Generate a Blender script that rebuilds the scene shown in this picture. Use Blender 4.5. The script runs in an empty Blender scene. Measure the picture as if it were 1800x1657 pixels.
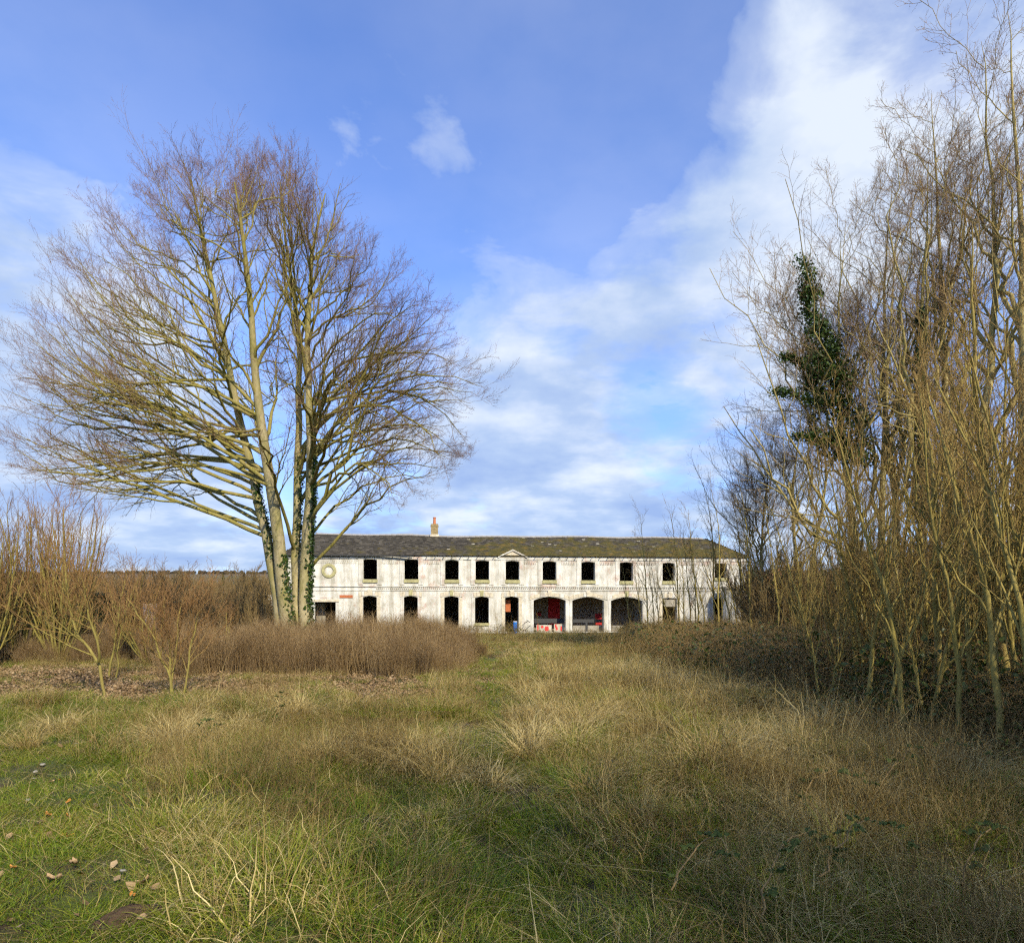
import bpy, math
import numpy as np
from mathutils import Vector, geometry

# ------------------------------------------------------------------ camera, sky, sun, exposure
SC = bpy.context.scene
COL = SC.collection
F, HU, HV, EYE = 1200.0, 900.0, 1050.0, 1.7      # focal length in photo pixels, vanishing point, eye height
R = math.radians
SUN_AZ, SUN_EL = 27.0, 34.0                      # sun behind the camera, to the right

cam_d = bpy.data.cameras.new('camera')
cam = bpy.data.objects.new('camera', cam_d); COL.objects.link(cam)
cam.location = (0, 0, EYE); cam.rotation_euler = (R(90), 0, 0)
cam_d.sensor_width = 36; cam_d.lens = 24; cam_d.shift_y = (HV-828.5)/1800
cam_d.clip_start = 0.05; cam_d.clip_end = 9000
SC.camera = cam

def nd(nt, t, x=0, y=0, **kw):
    n = nt.nodes.new(t); n.location = (x, y)
    for k, v in kw.items(): setattr(n, k, v)
    return n
def setin(n, **kw):
    for k, v in kw.items(): n.inputs[k].default_value = v
def math_n(nt, op, a, b=None, clamp=False):
    n = nd(nt, 'ShaderNodeMath', operation=op, use_clamp=clamp)
    for i, q in enumerate((a, b)):
        if q is None: continue
        if isinstance(q, (int, float)): n.inputs[i].default_value = q
        else: nt.links.new(q, n.inputs[i])
    return n.outputs[0]
def mixc(nt, fac, a, b, mode='MIX'):
    n = nd(nt, 'ShaderNodeMix', data_type='RGBA', blend_type=mode)
    for s, q in ((0, fac), (6, a), (7, b)):
        if isinstance(q, (int, float)): n.inputs[s].default_value = q
        elif isinstance(q, tuple): n.inputs[s].default_value = q if len(q) == 4 else (*q, 1)
        else: nt.links.new(q, n.inputs[s])
    return n.outputs[2]
def ramp(nt, fac, stops, interp='LINEAR'):
    n = nd(nt, 'ShaderNodeValToRGB'); cr = n.color_ramp; cr.interpolation = interp
    while len(cr.elements) < len(stops): cr.elements.new(0.5)
    for e, (p, c) in zip(cr.elements, stops):
        e.position = p; e.color = (c, c, c, 1) if isinstance(c, (int, float)) else (*c, 1)
    nt.links.new(fac, n.inputs[0]); return n.outputs[0]
def noise_n(nt, vec, scale, detail=4, rough=0.55, dist=0.0):
    n = nd(nt, 'ShaderNodeTexNoise'); setin(n, Scale=scale, Detail=detail, Roughness=rough, Distortion=dist)
    if vec is not None: nt.links.new(vec, n.inputs['Vector'])
    return n.outputs['Fac']

W = bpy.data.worlds.new('World'); SC.world = W; W.use_nodes = True
nt = W.node_tree; nt.nodes.clear()
sky = nd(nt, 'ShaderNodeTexSky', sky_type='NISHITA'); sky.sun_disc = False
sky.sun_elevation = R(SUN_EL); sky.sun_rotation = R(180-SUN_AZ); sky.air_density = 1.0; sky.dust_density = 0.6; sky.ozone_density = 2.2
tc = nd(nt, 'ShaderNodeTexCoord'); D = tc.outputs['Generated']
sep = nd(nt, 'ShaderNodeSeparateXYZ'); nt.links.new(D, sep.inputs[0])
den = math_n(nt, 'ADD', math_n(nt, 'MAXIMUM', sep.outputs[2], 0.0), 0.22)
cmb = nd(nt, 'ShaderNodeCombineXYZ')
nt.links.new(math_n(nt, 'DIVIDE', sep.outputs[0], den), cmb.inputs[0]); nt.links.new(math_n(nt, 'DIVIDE', sep.outputs[1], den), cmb.inputs[1])
CP = cmb.outputs[0]                               # position on the cloud layer
n1 = noise_n(nt, CP, 1.9, 7, 0.58, 0.4)
n1b = noise_n(nt, CP, 5.5, 6, 0.6, 0.5)
cov = math_n(nt, 'ADD', n1, math_n(nt, 'MULTIPLY', math_n(nt, 'SUBTRACT', n1b, .5), .55))
lowc = nd(nt, 'ShaderNodeMapRange', interpolation_type='SMOOTHSTEP'); nt.links.new(sep.outputs[2], lowc.inputs[0])   # cloud banks close up towards the horizon
lowc.inputs[1].default_value = .34; lowc.inputs[2].default_value = .0; lowc.inputs[3].default_value = 0; lowc.inputs[4].default_value = .27
cov = math_n(nt, 'ADD', cov, lowc.outputs[0])
def px_dir(u, v): return Vector(((u-HU)/F, 1.0, (HV-v)/F)).normalized()
for (u, v, rad, wgt) in [(1300, 350, 14, .23), (1230, 560, 11, .15), (1600, 130, 17, .22), (1750, 480, 18, .10), (930, 610, 11, .22), (930, 850, 12, .32), (40, 620, 15, .36), (150, 820, 12, .16), (650, 230, 10, .06), (840, 200, 5, .12), (800, 350, 6, .10), (1190, 130, 8, -.22),
                         (1150, 870, 14, .14), (300, 980, 16, .10), (640, 720, 10, .08), (450, 130, 26, -.10), (900, 150, 18, -.14), (1010, 330, 9, -.14), (1130, 745, 6, -.14), (700, 460, 9, -.05)]:
    dt = nd(nt, 'ShaderNodeVectorMath', operation='DOT_PRODUCT'); nt.links.new(D, dt.inputs[0]); dt.inputs[1].default_value = px_dir(u, v)
    mr = nd(nt, 'ShaderNodeMapRange', interpolation_type='SMOOTHSTEP'); nt.links.new(dt.outputs['Value'], mr.inputs[0])
    mr.inputs[1].default_value = math.cos(R(rad)); mr.inputs[2].default_value = 1.0; mr.inputs[3].default_value = 0; mr.inputs[4].default_value = wgt
    cov = math_n(nt, 'ADD', cov, mr.outputs[0])
mask = ramp(nt, cov, [(0.41, 0.0), (0.58, .42), (0.84, 0.95)], 'EASE')
veil = ramp(nt, noise_n(nt, CP, 0.5, 5, 0.5), [(0.35, 0.05), (0.66, 0.38)])
mask = math_n(nt, 'MAXIMUM', mask, veil)
shade = ramp(nt, math_n(nt, 'ADD', noise_n(nt, CP, 2.3, 6, .55), math_n(nt, 'MULTIPLY', sep.outputs[2], 0.25)), [(0.36, (2.0, 2.8, 4.7)), (0.52, (2.8, 3.6, 5.1)), (0.70, (4.8, 5.25, 5.9))])
skyc = mixc(nt, 1.0, sky.outputs[0], (0.80, 1.02, 1.56), 'MULTIPLY')
bgc = mixc(nt, mask, skyc, shade)
bg = nd(nt, 'ShaderNodeBackground'); bg.inputs[1].default_value = 0.15
nt.links.new(bgc, bg.inputs[0])
wo = nd(nt, 'ShaderNodeOutputWorld'); nt.links.new(bg.outputs[0], wo.inputs[0])

sl = bpy.data.lights.new('sun', 'SUN'); sl.energy = 4.9; sl.angle = R(0.6); sl.color = (1.0, 0.90, 0.70)
sun = bpy.data.objects.new('sun', sl); COL.objects.link(sun)
sd = Vector((math.sin(R(SUN_AZ))*math.cos(R(SUN_EL)), -math.cos(R(SUN_AZ))*math.cos(R(SUN_EL)), math.sin(R(SUN_EL))))
sun.rotation_euler = sd.to_track_quat('Z', 'Y').to_euler(); sun.location = sd*60
SC.view_settings.view_transform = 'Standard'; SC.view_settings.look = 'None'
SC.view_settings.exposure = 0.24; SC.view_settings.gamma = 1.0; SC.view_settings.use_curve_mapping = False
SC.render.engine = 'CYCLES'
cy = SC.cycles
cy.max_bounces = 4; cy.diffuse_bounces = 2; cy.glossy_bounces = 2; cy.transmission_bounces = 3; cy.transparent_max_bounces = 4
cy.use_denoising = False; cy.use_adaptive_sampling = True; cy.adaptive_threshold = 0.04; cy.adaptive_min_samples = 20; cy.sample_clamp_indirect = 1.0; cy.caustics_reflective = False; cy.caustics_refractive = False
cy.pixel_filter_type = 'BLACKMAN_HARRIS'; cy.filter_width = 1.3

# ------------------------------------------------------------------ helpers
RNG = np.random.default_rng(7)
def P(u, v, Y): return np.array([(u-HU)/F*Y, Y, EYE+(HV-v)/F*Y])
def tag(o, label=None, cat=None, group=None, kind=None):
    if label: o['label'] = label
    if cat: o['category'] = cat
    if group: o['group'] = group
    if kind: o['kind'] = kind
    return o
def empty(name, loc=(0, 0, 0), rz=0.0):
    o = bpy.data.objects.new(name, None); COL.objects.link(o); o.location = loc; o.rotation_euler = (0, 0, rz); o.empty_display_size = 0.2
    return o
def obj(name, me, mat=None, parent=None):
    if mat is not None and not me.materials: me.materials.append(mat)
    o = bpy.data.objects.new(name, me); COL.objects.link(o)
    if parent is not None: o.parent = parent
    return o
def mesh_np(name, V, Fq, attrs=None, smooth=False):
    """V (n,3), Fq list of int arrays each (m,k)"""
    me = bpy.data.meshes.new(name)
    V = np.asarray(V, np.float32)
    Fq = [np.asarray(f, np.int32) for f in (Fq if isinstance(Fq, list) else [Fq]) if len(f)]
    me.vertices.add(len(V)); me.vertices.foreach_set('co', V.ravel())
    nl = sum(f.size for f in Fq); nf = sum(len(f) for f in Fq)
    if nl:
        me.loops.add(nl); me.polygons.add(nf)
        me.loops.foreach_set('vertex_index', np.concatenate([f.ravel() for f in Fq]))
        st = []; o = 0
        for f in Fq:
            st.append(o+np.arange(len(f))*f.shape[1]); o += f.size
        me.polygons.foreach_set('loop_start', np.concatenate(st).astype(np.int32))
        if smooth: me.polygons.foreach_set('use_smooth', np.ones(nf, bool))
    for k, a in (attrs or {}).items():
        a = np.asarray(a, np.float32)
        if a.ndim == 1: at = me.attributes.new(k, 'FLOAT', 'POINT'); at.data.foreach_set('value', a)
        else: at = me.attributes.new(k, 'FLOAT_VECTOR', 'POINT'); at.data.foreach_set('vector', a.ravel())
    me.update(calc_edges=True); me.validate()
    return me
class MB:
    """collects plain solids for one mesh"""
    def __init__(s): s.v = []; s.f = []
    def add(s, vs, fs):
        o = len(s.v); s.v += [tuple(map(float, q)) for q in vs]; s.f += [tuple(i+o for i in q) for q in fs]; return s
    def box(s, x0, x1, y0, y1, z0, z1):
        return s.add([(x0, y0, z0), (x1, y0, z0), (x1, y1, z0), (x0, y1, z0), (x0, y0, z1), (x1, y0, z1), (x1, y1, z1), (x0, y1, z1)],
                     [(0, 3, 2, 1), (4, 5, 6, 7), (0, 1, 5, 4), (1, 2, 6, 5), (2, 3, 7, 6), (3, 0, 4, 7)])
    def prism(s, poly, y0, y1):
        n = len(poly)
        return s.add([(x, y0, z) for x, z in poly]+[(x, y1, z) for x, z in poly],
                     [tuple(range(n))[::1], tuple(range(2*n-1, n-1, -1))]+[(i, i+n, (i+1) % n+n, (i+1) % n) for i in range(n)])
    def lathe(s, prof, c, n=14):
        vs = []; fs = []
        for r, z in prof:
            for k in range(n): a = 2*math.pi*k/n; vs.append((c[0]+r*math.cos(a), c[1]+r*math.sin(a), c[2]+z))
        for i in range(len(prof)-1):
            for k in range(n): fs.append((i*n+k, i*n+(k+1) % n, (i+1)*n+(k+1) % n, (i+1)*n+k))
        fs.append(tuple(range(n))[::-1]); fs.append(tuple((len(prof)-1)*n+k for k in range(n)))
        return s.add(vs, fs)
    def mesh(s, name):
        me = bpy.data.meshes.new(name); me.from_pydata(s.v, [], s.f); me.update(); return me
    def build(s, name, mat, parent=None): return obj(name, s.mesh(name), mat, parent)

# smooth lattice noise
_G = np.random.default_rng(99).random((256, 256))
def vnoise(x, y):
    x = np.asarray(x, float); y = np.asarray(y, float)
    xi = np.floor(x).astype(int); yi = np.floor(y).astype(int); fx = x-xi; fy = y-yi
    fx = fx*fx*(3-2*fx); fy = fy*fy*(3-2*fy)
    g = lambda a, b: _G[a & 255, b & 255]
    return (g(xi, yi)*(1-fx)+g(xi+1, yi)*fx)*(1-fy)+(g(xi, yi+1)*(1-fx)+g(xi+1, yi+1)*fx)*fy
def fbm(x, y, o=4):
    s = 0; a = .5
    for i in range(o): s = s+a*vnoise(x*2**i+17*i, y*2**i+31*i); a *= .5
    return s/(1-.5**o)
def sstep(a, b, x): t = np.clip((x-a)/(b-a), 0, 1); return t*t*(3-2*t)
def path_x(y): return -0.05 + 0.0*y - 0.9*sstep(4, 22, y)*0.6 + .12*np.sin(y*.5)
def gz(x, y):
    x = np.asarray(x, float); y = np.asarray(y, float)
    z = -1.0*sstep(6, 50, y)**1.0
    near = 1-sstep(50, 90, y)
    z = z+near*(.22*(fbm(x*.35+3, y*.35+9, 3)-.5)+.16*(fbm(x*1.3, y*1.3, 3)-.5))
    z = z-near*.10*np.exp(-((x-path_x(y))/.45)**2)
    z = z+17.0*sstep(100, 430, y+.10*x)+4*(fbm(x*.006+5, y*.006, 3)-.5)*sstep(120, 400, y)
    return z

# ------------------------------------------------------------------ materials
def newmat(name):
    m = bpy.data.materials.new(name); m.use_nodes = True; nt = m.node_tree; nt.nodes.clear()
    b = nd(nt, 'ShaderNodeBsdfPrincipled'); o = nd(nt, 'ShaderNodeOutputMaterial'); nt.links.new(b.outputs[0], o.inputs[0])
    b.inputs['Specular IOR Level'].default_value = 0.3
    return m, nt, b
def plain(name, c, rough=.8, var=.25, scale=6.0, bump=.0, metal=0):
    m, nt, b = newmat(name)
    t = nd(nt, 'ShaderNodeTexCoord').outputs['Object']
    f = noise_n(nt, t, scale, 5, .6)
    col = ramp(nt, f, [(0.25, tuple(q*(1-var) for q in c)), (0.75, tuple(min(1, q*(1+var)) for q in c))])
    nt.links.new(col, b.inputs['Base Color']); b.inputs['Roughness'].default_value = rough; b.inputs['Metallic'].default_value = metal
    if bump:
        bn = nd(nt, 'ShaderNodeBump'); setin(bn, Strength=bump, Distance=.02); nt.links.new(noise_n(nt, t, scale*4, 6, .6), bn.inputs['Height']); nt.links.new(bn.outputs[0], b.inputs['Normal'])
    return m
def blade_mat(name, stops, trans=.35, rough=.6, patch=None):
    """stops over a per-blade tone shifted by a per-tuft random; slightly translucent"""
    m, nt, b = newmat(name)
    at = nd(nt, 'ShaderNodeAttribute', attribute_name='tone').outputs['Fac']
    oi = nd(nt, 'ShaderNodeObjectInfo').outputs['Random']
    f = math_n(nt, 'ADD', math_n(nt, 'MULTIPLY', at, .62), math_n(nt, 'MULTIPLY', oi, .38))
    if patch:
        pos = nd(nt, 'ShaderNodeNewGeometry').outputs['Position']
        f = math_n(nt, 'ADD', f, math_n(nt, 'MULTIPLY', math_n(nt, 'SUBTRACT', noise_n(nt, pos, patch, 3), .5), 1.1), True)
    col = ramp(nt, f, stops)
    nt.links.new(col, b.inputs['Base Color']); b.inputs['Roughness'].default_value = rough
    tr = nd(nt, 'ShaderNodeBsdfTranslucent'); nt.links.new(col, tr.inputs[0])
    mx = nd(nt, 'ShaderNodeMixShader'); mx.inputs[0].default_value = trans
    nt.links.new(b.outputs[0], mx.inputs[1]); nt.links.new(tr.outputs[0], mx.inputs[2])
    nt.links.new(mx.outputs[0], nt.nodes['Material Output'].inputs[0])
    return m
def bark_mat(name, thick, mid, twig, moss=(.10, .10, .025), mossy=.5):
    """colour by branch radius (attribute rad): bark, mossy limb, twig"""
    m, nt, b = newmat(name)
    rad = nd(nt, 'ShaderNodeAttribute', attribute_name='rad').outputs['Fac']
    t = nd(nt, 'ShaderNodeTexCoord').outputs['Object']
    mp = nd(nt, 'ShaderNodeMapping'); nt.links.new(t, mp.inputs[0]); mp.inputs['Scale'].default_value = (1, 1, .35)
    base = ramp(nt, rad, [(0.003, twig), (0.011, mid), (0.05, mid), (0.16, thick)])
    f = noise_n(nt, mp.outputs[0], 2.6, 6, .6)
    mf = math_n(nt, 'MULTIPLY', ramp(nt, f, [(0.42, 0.0), (0.62, mossy)]), ramp(nt, rad, [(0.006, 0.15), (0.03, 1.0)]))
    c = mixc(nt, mf, base, moss)
    fine = noise_n(nt, mp.outputs[0], 14, 5, .65)
    c = mixc(nt, 1.0, c, ramp(nt, fine, [(0.3, .68), (0.7, 1.2)]), 'MULTIPLY')
    nt.links.new(c, b.inputs['Base Color']); b.inputs['Roughness'].default_value = .85
    bn = nd(nt, 'ShaderNodeBump'); setin(bn, Strength=.5, Distance=.02); nt.links.new(fine, bn.inputs['Height']); nt.links.new(bn.outputs[0], b.inputs['Normal'])
    return m
def leaf_mat(name, c0, c1, rough=.35, trans=.2):
    m = blade_mat(name, [(0.1, c0), (0.9, c1)], trans, rough)
    return m
M = {}
M['big_bark'] = bark_mat('big_tree_bark', (.36, .30, .16), (.26, .21, .05), (.21, .115, .075), (.19, .175, .025), .6)
M['poplar_bark'] = bark_mat('poplar_bark', (.40, .34, .16), (.36, .28, .095), (.28, .175, .095), (.21, .18, .035), .45)
M['sapling_bark'] = bark_mat('sapling_bark', (.33, .27, .11), (.32, .245, .065), (.27, .165, .05), (.19, .165, .03), .5)
M['shrub_bark'] = bark_mat('shrub_bark', (.27, .24, .10), (.25, .20, .05), (.26, .135, .05), (.20, .18, .03), .55)
M['far_bark'] = bark_mat('far_thicket_bark', (.23, .175, .075), (.22, .155, .06), (.22, .14, .055), (.15, .125, .03), .4)
M['ivy'] = leaf_mat('ivy_leaf', (.018, .042, .008), (.085, .13, .022))
M['bramble_leaf'] = leaf_mat('bramble_leaf', (.030, .055, .010), (.105, .135, .03), .42)
M['bramble_cane'] = plain('bramble_cane', (.25, .165, .06), .8)
M['hedge'] = leaf_mat('hedge_leaf', (.02, .035, .006), (.075, .085, .015), .6)
M['green_grass'] = blade_mat('green_grass', [(0.0, (.06, .12, .008)), (.4, (.15, .215, .014)), (.75, (.29, .30, .03)), (1, (.42, .35, .09))], .4, .5, .7)
M['lawn'] = blade_mat('short_grass_and_moss', [(0.0, (.08, .15, .006)), (.5, (.19, .26, .012)), (.8, (.31, .31, .022)), (1, (.36, .25, .06))], .4, .6, 1.3)
M['dry_grass'] = blade_mat('dry_grass', [(0.0, (.065, .038, .010)), (.32, (.22, .14, .036)), (.65, (.46, .345, .12)), (1, (.72, .58, .26))], .25, .6, .8)
M['weed'] = blade_mat('dead_weed_stem', [(0.0, (.10, .062, .018)), (.6, (.24, .165, .052)), (1, (.40, .30, .11))], .15, .8, .5)
M['scrub'] = blade_mat('brown_scrub_stem', [(0.0, (.105, .062, .026)), (.5, (.225, .145, .062)), (1, (.40, .28, .13))], .2, .8, .35)
M['dead_leaf'] = blade_mat('dead_leaf', [(0.0, (.13, .075, .03)), (.5, (.29, .185, .085)), (1, (.46, .33, .18))], .15, .7)

# ground
m, nt, b = newmat('ground_soil_and_thatch'); M['ground'] = m
pos = nd(nt, 'ShaderNodeNewGeometry').outputs['Position']
soil = ramp(nt, noise_n(nt, pos, 9, 6, .65), [(0.3, (.035, .026, .015)), (.6, (.085, .062, .032)), (.8, (.15, .115, .06))])
moss = ramp(nt, noise_n(nt, pos, 22, 5, .6), [(0.3, (.045, .075, .010)), (.7, (.12, .15, .02))])
nearc = mixc(nt, ramp(nt, noise_n(nt, pos, .9, 5, .6), [(0.42, 0), (.58, 1)]), soil, moss)
sp = nd(nt, 'ShaderNodeSeparateXYZ'); nt.links.new(pos, sp.inputs[0])
field = ramp(nt, noise_n(nt, pos, .012, 4, .5), [(0.36, (.12, .085, .045)), (.5, (.15, .105, .055)), (.60, (.10, .10, .035)), (.66, (.15, .10, .055))])
far = nd(nt, 'ShaderNodeMapRange'); nt.links.new(sp.outputs[1], far.inputs[0]); far.inputs[1].default_value = 60; far.inputs[2].default_value = 110
nt.links.new(mixc(nt, far.outputs[0], nearc, field), b.inputs['Base Color']); b.inputs['Roughness'].default_value = .95
bn = nd(nt, 'ShaderNodeBump'); setin(bn, Strength=.8, Distance=.05); nt.links.new(noise_n(nt, pos, 18, 6, .7), bn.inputs['Height']); nt.links.new(bn.outputs[0], b.inputs['Normal'])

# weathered white-painted brick
def wall_mat(name, red=.5, grime=.5):
    m, nt, b = newmat(name)
    t = nd(nt, 'ShaderNodeTexCoord').outputs['Object']
    mp = nd(nt, 'ShaderNodeMapping'); nt.links.new(t, mp.inputs[0]); mp.inputs['Rotation'].default_value = (R(90), 0, 0)
    br = nd(nt, 'ShaderNodeTexBrick'); nt.links.new(mp.outputs[0], br.inputs['Vector'])
    setin(br, Scale=1.0); br.inputs['Brick Width'].default_value = .23; br.inputs['Row Height'].default_value = .077; br.inputs['Mortar Size'].default_value = .009
    br.inputs['Color1'].default_value = (.36, .13, .07, 1); br.inputs['Color2'].default_value = (.45, .20, .11, 1); br.inputs['Mortar'].default_value = (.5, .45, .38, 1)
    paint = ramp(nt, noise_n(nt, t, 1.1, 7, .62), [(0.28, (.36, .34, .27)), (.46, (.60, .575, .50)), (.7, (.76, .745, .675))])
    cells = noise_n(nt, t, 1.5, 6, .66)
    big = noise_n(nt, t, .33, 3, .5)
    worn = ramp(nt, math_n(nt, 'ADD', cells, math_n(nt, 'MULTIPLY', math_n(nt, 'SUBTRACT', big, .5), .5)), [(0.62-.10*red, 0), (.72-.04*red, .6)])
    c = mixc(nt, worn, paint, br.outputs['Color'])
    # dark streaks below ledges and algae at random
    mp2 = nd(nt, 'ShaderNodeMapping'); nt.links.new(t, mp2.inputs[0]); mp2.inputs['Scale'].default_value = (1.5, 1, .16)
    st = ramp(nt, noise_n(nt, mp2.outputs[0], 1.6, 7, .65), [(0.45, 0), (.68, 1.35*grime)])
    c = mixc(nt, st, c, (.25, .225, .15))
    c = mixc(nt, math_n(nt, 'MULTIPLY', br.outputs['Fac'], .05), c, (.30, .27, .22))
    nt.links.new(c, b.inputs['Base Color']); b.inputs['Roughness'].default_value = .85
    bn = nd(nt, 'ShaderNodeBump'); setin(bn, Strength=.6, Distance=.012, Invert=True) if False else setin(bn, Strength=.25, Distance=.012)
    nt.links.new(math_n(nt, 'SUBTRACT', cells, br.outputs['Fac']), bn.inputs['Height']); nt.links.new(bn.outputs[0], b.inputs['Normal'])
    return m
M['wall'] = wall_mat('white_painted_brick')
M['pier'] = wall_mat('worn_painted_brick_pier', .95, .5)
M['red_brick'] = wall_mat('mostly_bare_red_brick', 2.3, .4)
M['stone'] = plain('cream_stone', (.56, .49, .36), .85, .3, 5, .3)
M['mossy_stone'] = plain('mossy_sill_stone', (.37, .34, .17), .9, .35, 6, .3)
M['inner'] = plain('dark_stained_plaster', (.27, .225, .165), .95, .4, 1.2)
M['dark_metal'] = plain('dark_gutter_iron', (.05, .05, .05), .6)
M['slate'] = None
m, nt, b = newmat('mossy_slate'); M['slate'] = m
t = nd(nt, 'ShaderNodeTexCoord').outputs['Object']
tone = nd(nt, 'ShaderNodeAttribute', attribute_name='tone').outputs['Fac']
sl_c = ramp(nt, tone, [(0.0, (.030, .027, .022)), (.6, (.058, .051, .040)), (.93, (.095, .084, .066)), (.97, (.36, .33, .26))])
so = nd(nt, 'ShaderNodeSeparateXYZ'); nt.links.new(t, so.inputs[0])
bias = nd(nt, 'ShaderNodeMapRange'); nt.links.new(so.outputs[0], bias.inputs[0]); bias.inputs[1].default_value = 7; bias.inputs[2].default_value = 17; bias.inputs[3].default_value = -.16; bias.inputs[4].default_value = .05
low = nd(nt, 'ShaderNodeMapRange'); nt.links.new(so.outputs[1], low.inputs[0]); low.inputs[1].default_value = 3.6; low.inputs[2].default_value = .2; low.inputs[3].default_value = -.06; low.inputs[4].default_value = .10
mo = math_n(nt, 'ADD', math_n(nt, 'ADD', noise_n(nt, t, 1.1, 7, .68), bias.outputs[0]), low.outputs[0])
mcol = ramp(nt, noise_n(nt, t, 2.3, 4), [(0.35, (.052, .050, .016)), (.55, (.085, .07, .02)), (.7, (.15, .095, .02))])
nt.links.new(mixc(nt, ramp(nt, mo, [(0.46, 0), (.60, .9)]), sl_c, mcol), b.inputs['Base Color']); b.inputs['Roughness'].default_value = .92; b.inputs['Specular IOR Level'].default_value = .15

# ------------------------------------------------------------------ the ground
n = 330
tt = np.linspace(-1, 1, n); xs = 7*np.sinh(6.75*tt)
ty = np.linspace(0, 1, n); ys = -40+40*ty+8*np.sinh(6.6*np.clip((ty-.12)/.88, 0, 1))
X, Y = np.meshgrid(xs, ys); Z = gz(X, Y)
idx = np.arange(n*n).reshape(n, n)
quads = np.stack([idx[:-1, :-1], idx[:-1, 1:], idx[1:, 1:], idx[1:, :-1]], -1).reshape(-1, 4)
ground = obj('ground', mesh_np('ground', np.stack([X, Y, Z], -1).reshape(-1, 3), quads, smooth=True), M['ground'])
tag(ground, kind='structure')

# ------------------------------------------------------------------ branch growing
def tubes(P_, R_, sides):
    N, K, _ = P_.shape
    T = np.gradient(P_, axis=1); T /= np.linalg.norm(T, axis=2, keepdims=True)+1e-9
    mean = T.mean(1)
    ref = np.where(np.abs(mean[:, 2:3]) > .8, np.array([[1., 0, 0]]), np.array([[0, 0, 1.]]))[:, None, :]
    U = np.cross(T, ref); U /= np.linalg.norm(U, axis=2, keepdims=True)+1e-9
    V = np.cross(T, U)
    a = np.arange(sides)*2*np.pi/sides
    ring = P_[:, :, None, :]+R_[:, :, None, None]*(np.cos(a)[None, None, :, None]*U[:, :, None, :]+np.sin(a)[None, None, :, None]*V[:, :, None, :])
    vs = ring.reshape(-1, 3)
    rad = np.repeat(R_.reshape(-1), sides)
    b0 = (np.arange(N)*K*sides)[:, None, None]+(np.arange(K-1)*sides)[None, :, None]
    j = np.arange(sides)[None, None, :]; j2 = (j+1) % sides
    q = np.stack([b0+j, b0+j2, b0+sides+j2, b0+sides+j], -1).reshape(-1, 4)
    return vs, q, rad
def tube_mesh(name, levels):
    """levels: list of (P, R, sides)"""
    vs, qs, rs = [], [], []; o = 0
    for P_, R_, s in levels:
        if len(P_) == 0: continue
        v, q, r = tubes(P_, R_, s); vs.append(v); qs.append(q+o); rs.append(r); o += len(v)
    return mesh_np(name, np.concatenate(vs), [np.concatenate(qs)], {'rad': np.concatenate(rs)}, True)
def unit(v): return v/(np.linalg.norm(v, axis=-1, keepdims=True)+1e-9)
def resample(pts, K, jit=0, rng=RNG):
    pts = np.asarray(pts, float)
    d = np.r_[0, np.cumsum(np.linalg.norm(np.diff(pts, axis=0), axis=1))]; d /= d[-1]
    # Catmull-Rom through the points
    t = np.linspace(0, 1, K); i = np.clip(np.searchsorted(d, t, 'right')-1, 0, len(pts)-2)
    f = ((t-d[i])/(d[i+1]-d[i]))[:, None]
    pm = pts[np.maximum(i-1, 0)]; p0 = pts[i]; p1 = pts[i+1]; p2 = pts[np.minimum(i+2, len(pts)-1)]
    out = .5*((2*p0)+(-pm+p1)*f+(2*pm-5*p0+4*p1-p2)*f**2+(-pm+3*p0-3*p1+p2)*f**3)
    if jit: out[1:-1] += rng.normal(0, jit, (K-2, 3))
    return out
def grow(rng, Pp, Rp, nper, t0, t1, ang, lenf, K, up=.15, curl=.2, gnarl=.12, rfac=.6, rmin=.003, lmin=.15, lmax=99, tip=.25, side=0.0):
    N, Kp, _ = Pp.shape
    Lp = np.linalg.norm(np.diff(Pp, axis=1), axis=2).sum(1)
    par = np.repeat(np.arange(N), nper); M_ = len(par)
    t = t0+(t1-t0)*((np.tile(np.arange(nper), N)+rng.random(M_))/nper)
    ii = np.clip((t*(Kp-1)).astype(int), 0, Kp-2); f = (t*(Kp-1)-ii)[:, None]
    p = Pp[par, ii]*(1-f)+Pp[par, ii+1]*f
    tan = unit(Pp[par, ii+1]-Pp[par, ii])
    r = Rp[par, ii]*(1-f[:, 0])+Rp[par, ii+1]*f[:, 0]
    rv = rng.normal(0, 1, (M_, 3)); rv[:, 2] *= (1-side)
    pr = unit(rv-(rv*tan).sum(1, keepdims=True)*tan)
    a = np.radians(rng.uniform(ang[0], ang[1], M_))[:, None]
    d = np.cos(a)*tan+np.sin(a)*pr; d[:, 2] += up; d = unit(d)
    L = np.clip(Lp[par]*lenf*(1-.65*(t-t0)/(max(t1-t0, .01)))*rng.uniform(.6, 1.25, M_), lmin, lmax)[:, None, None]
    s = np.linspace(0, 1, K)[None, :, None]
    bend = rng.normal(0, gnarl, (M_, 1, 3)); bend[:, :, 2] += curl
    Q = p[:, None, :]+L*(d[:, None, :]*s+bend*s*s)
    if K > 3: Q[:, 1:-1] += rng.normal(0, 1, (M_, K-2, 3))*L*.018
    r0 = np.maximum(np.minimum(r*rfac, .021*L[:, 0, 0]+.003), rmin)
    Rr = np.maximum(r0[:, None]*(1-(1-tip)*np.linspace(0, 1, K)[None, :]), rmin*.7)
    return Q, Rr
def link_tree(name, loc, parts, label, cat='tree', group=None, rz=0.0, scale=1.0):
    e = empty(name, loc, rz); e.scale = (scale,)*3
    tag(e, label, cat, group)
    for nm, me in parts: obj(nm, me, None, e)
    return e
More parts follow.
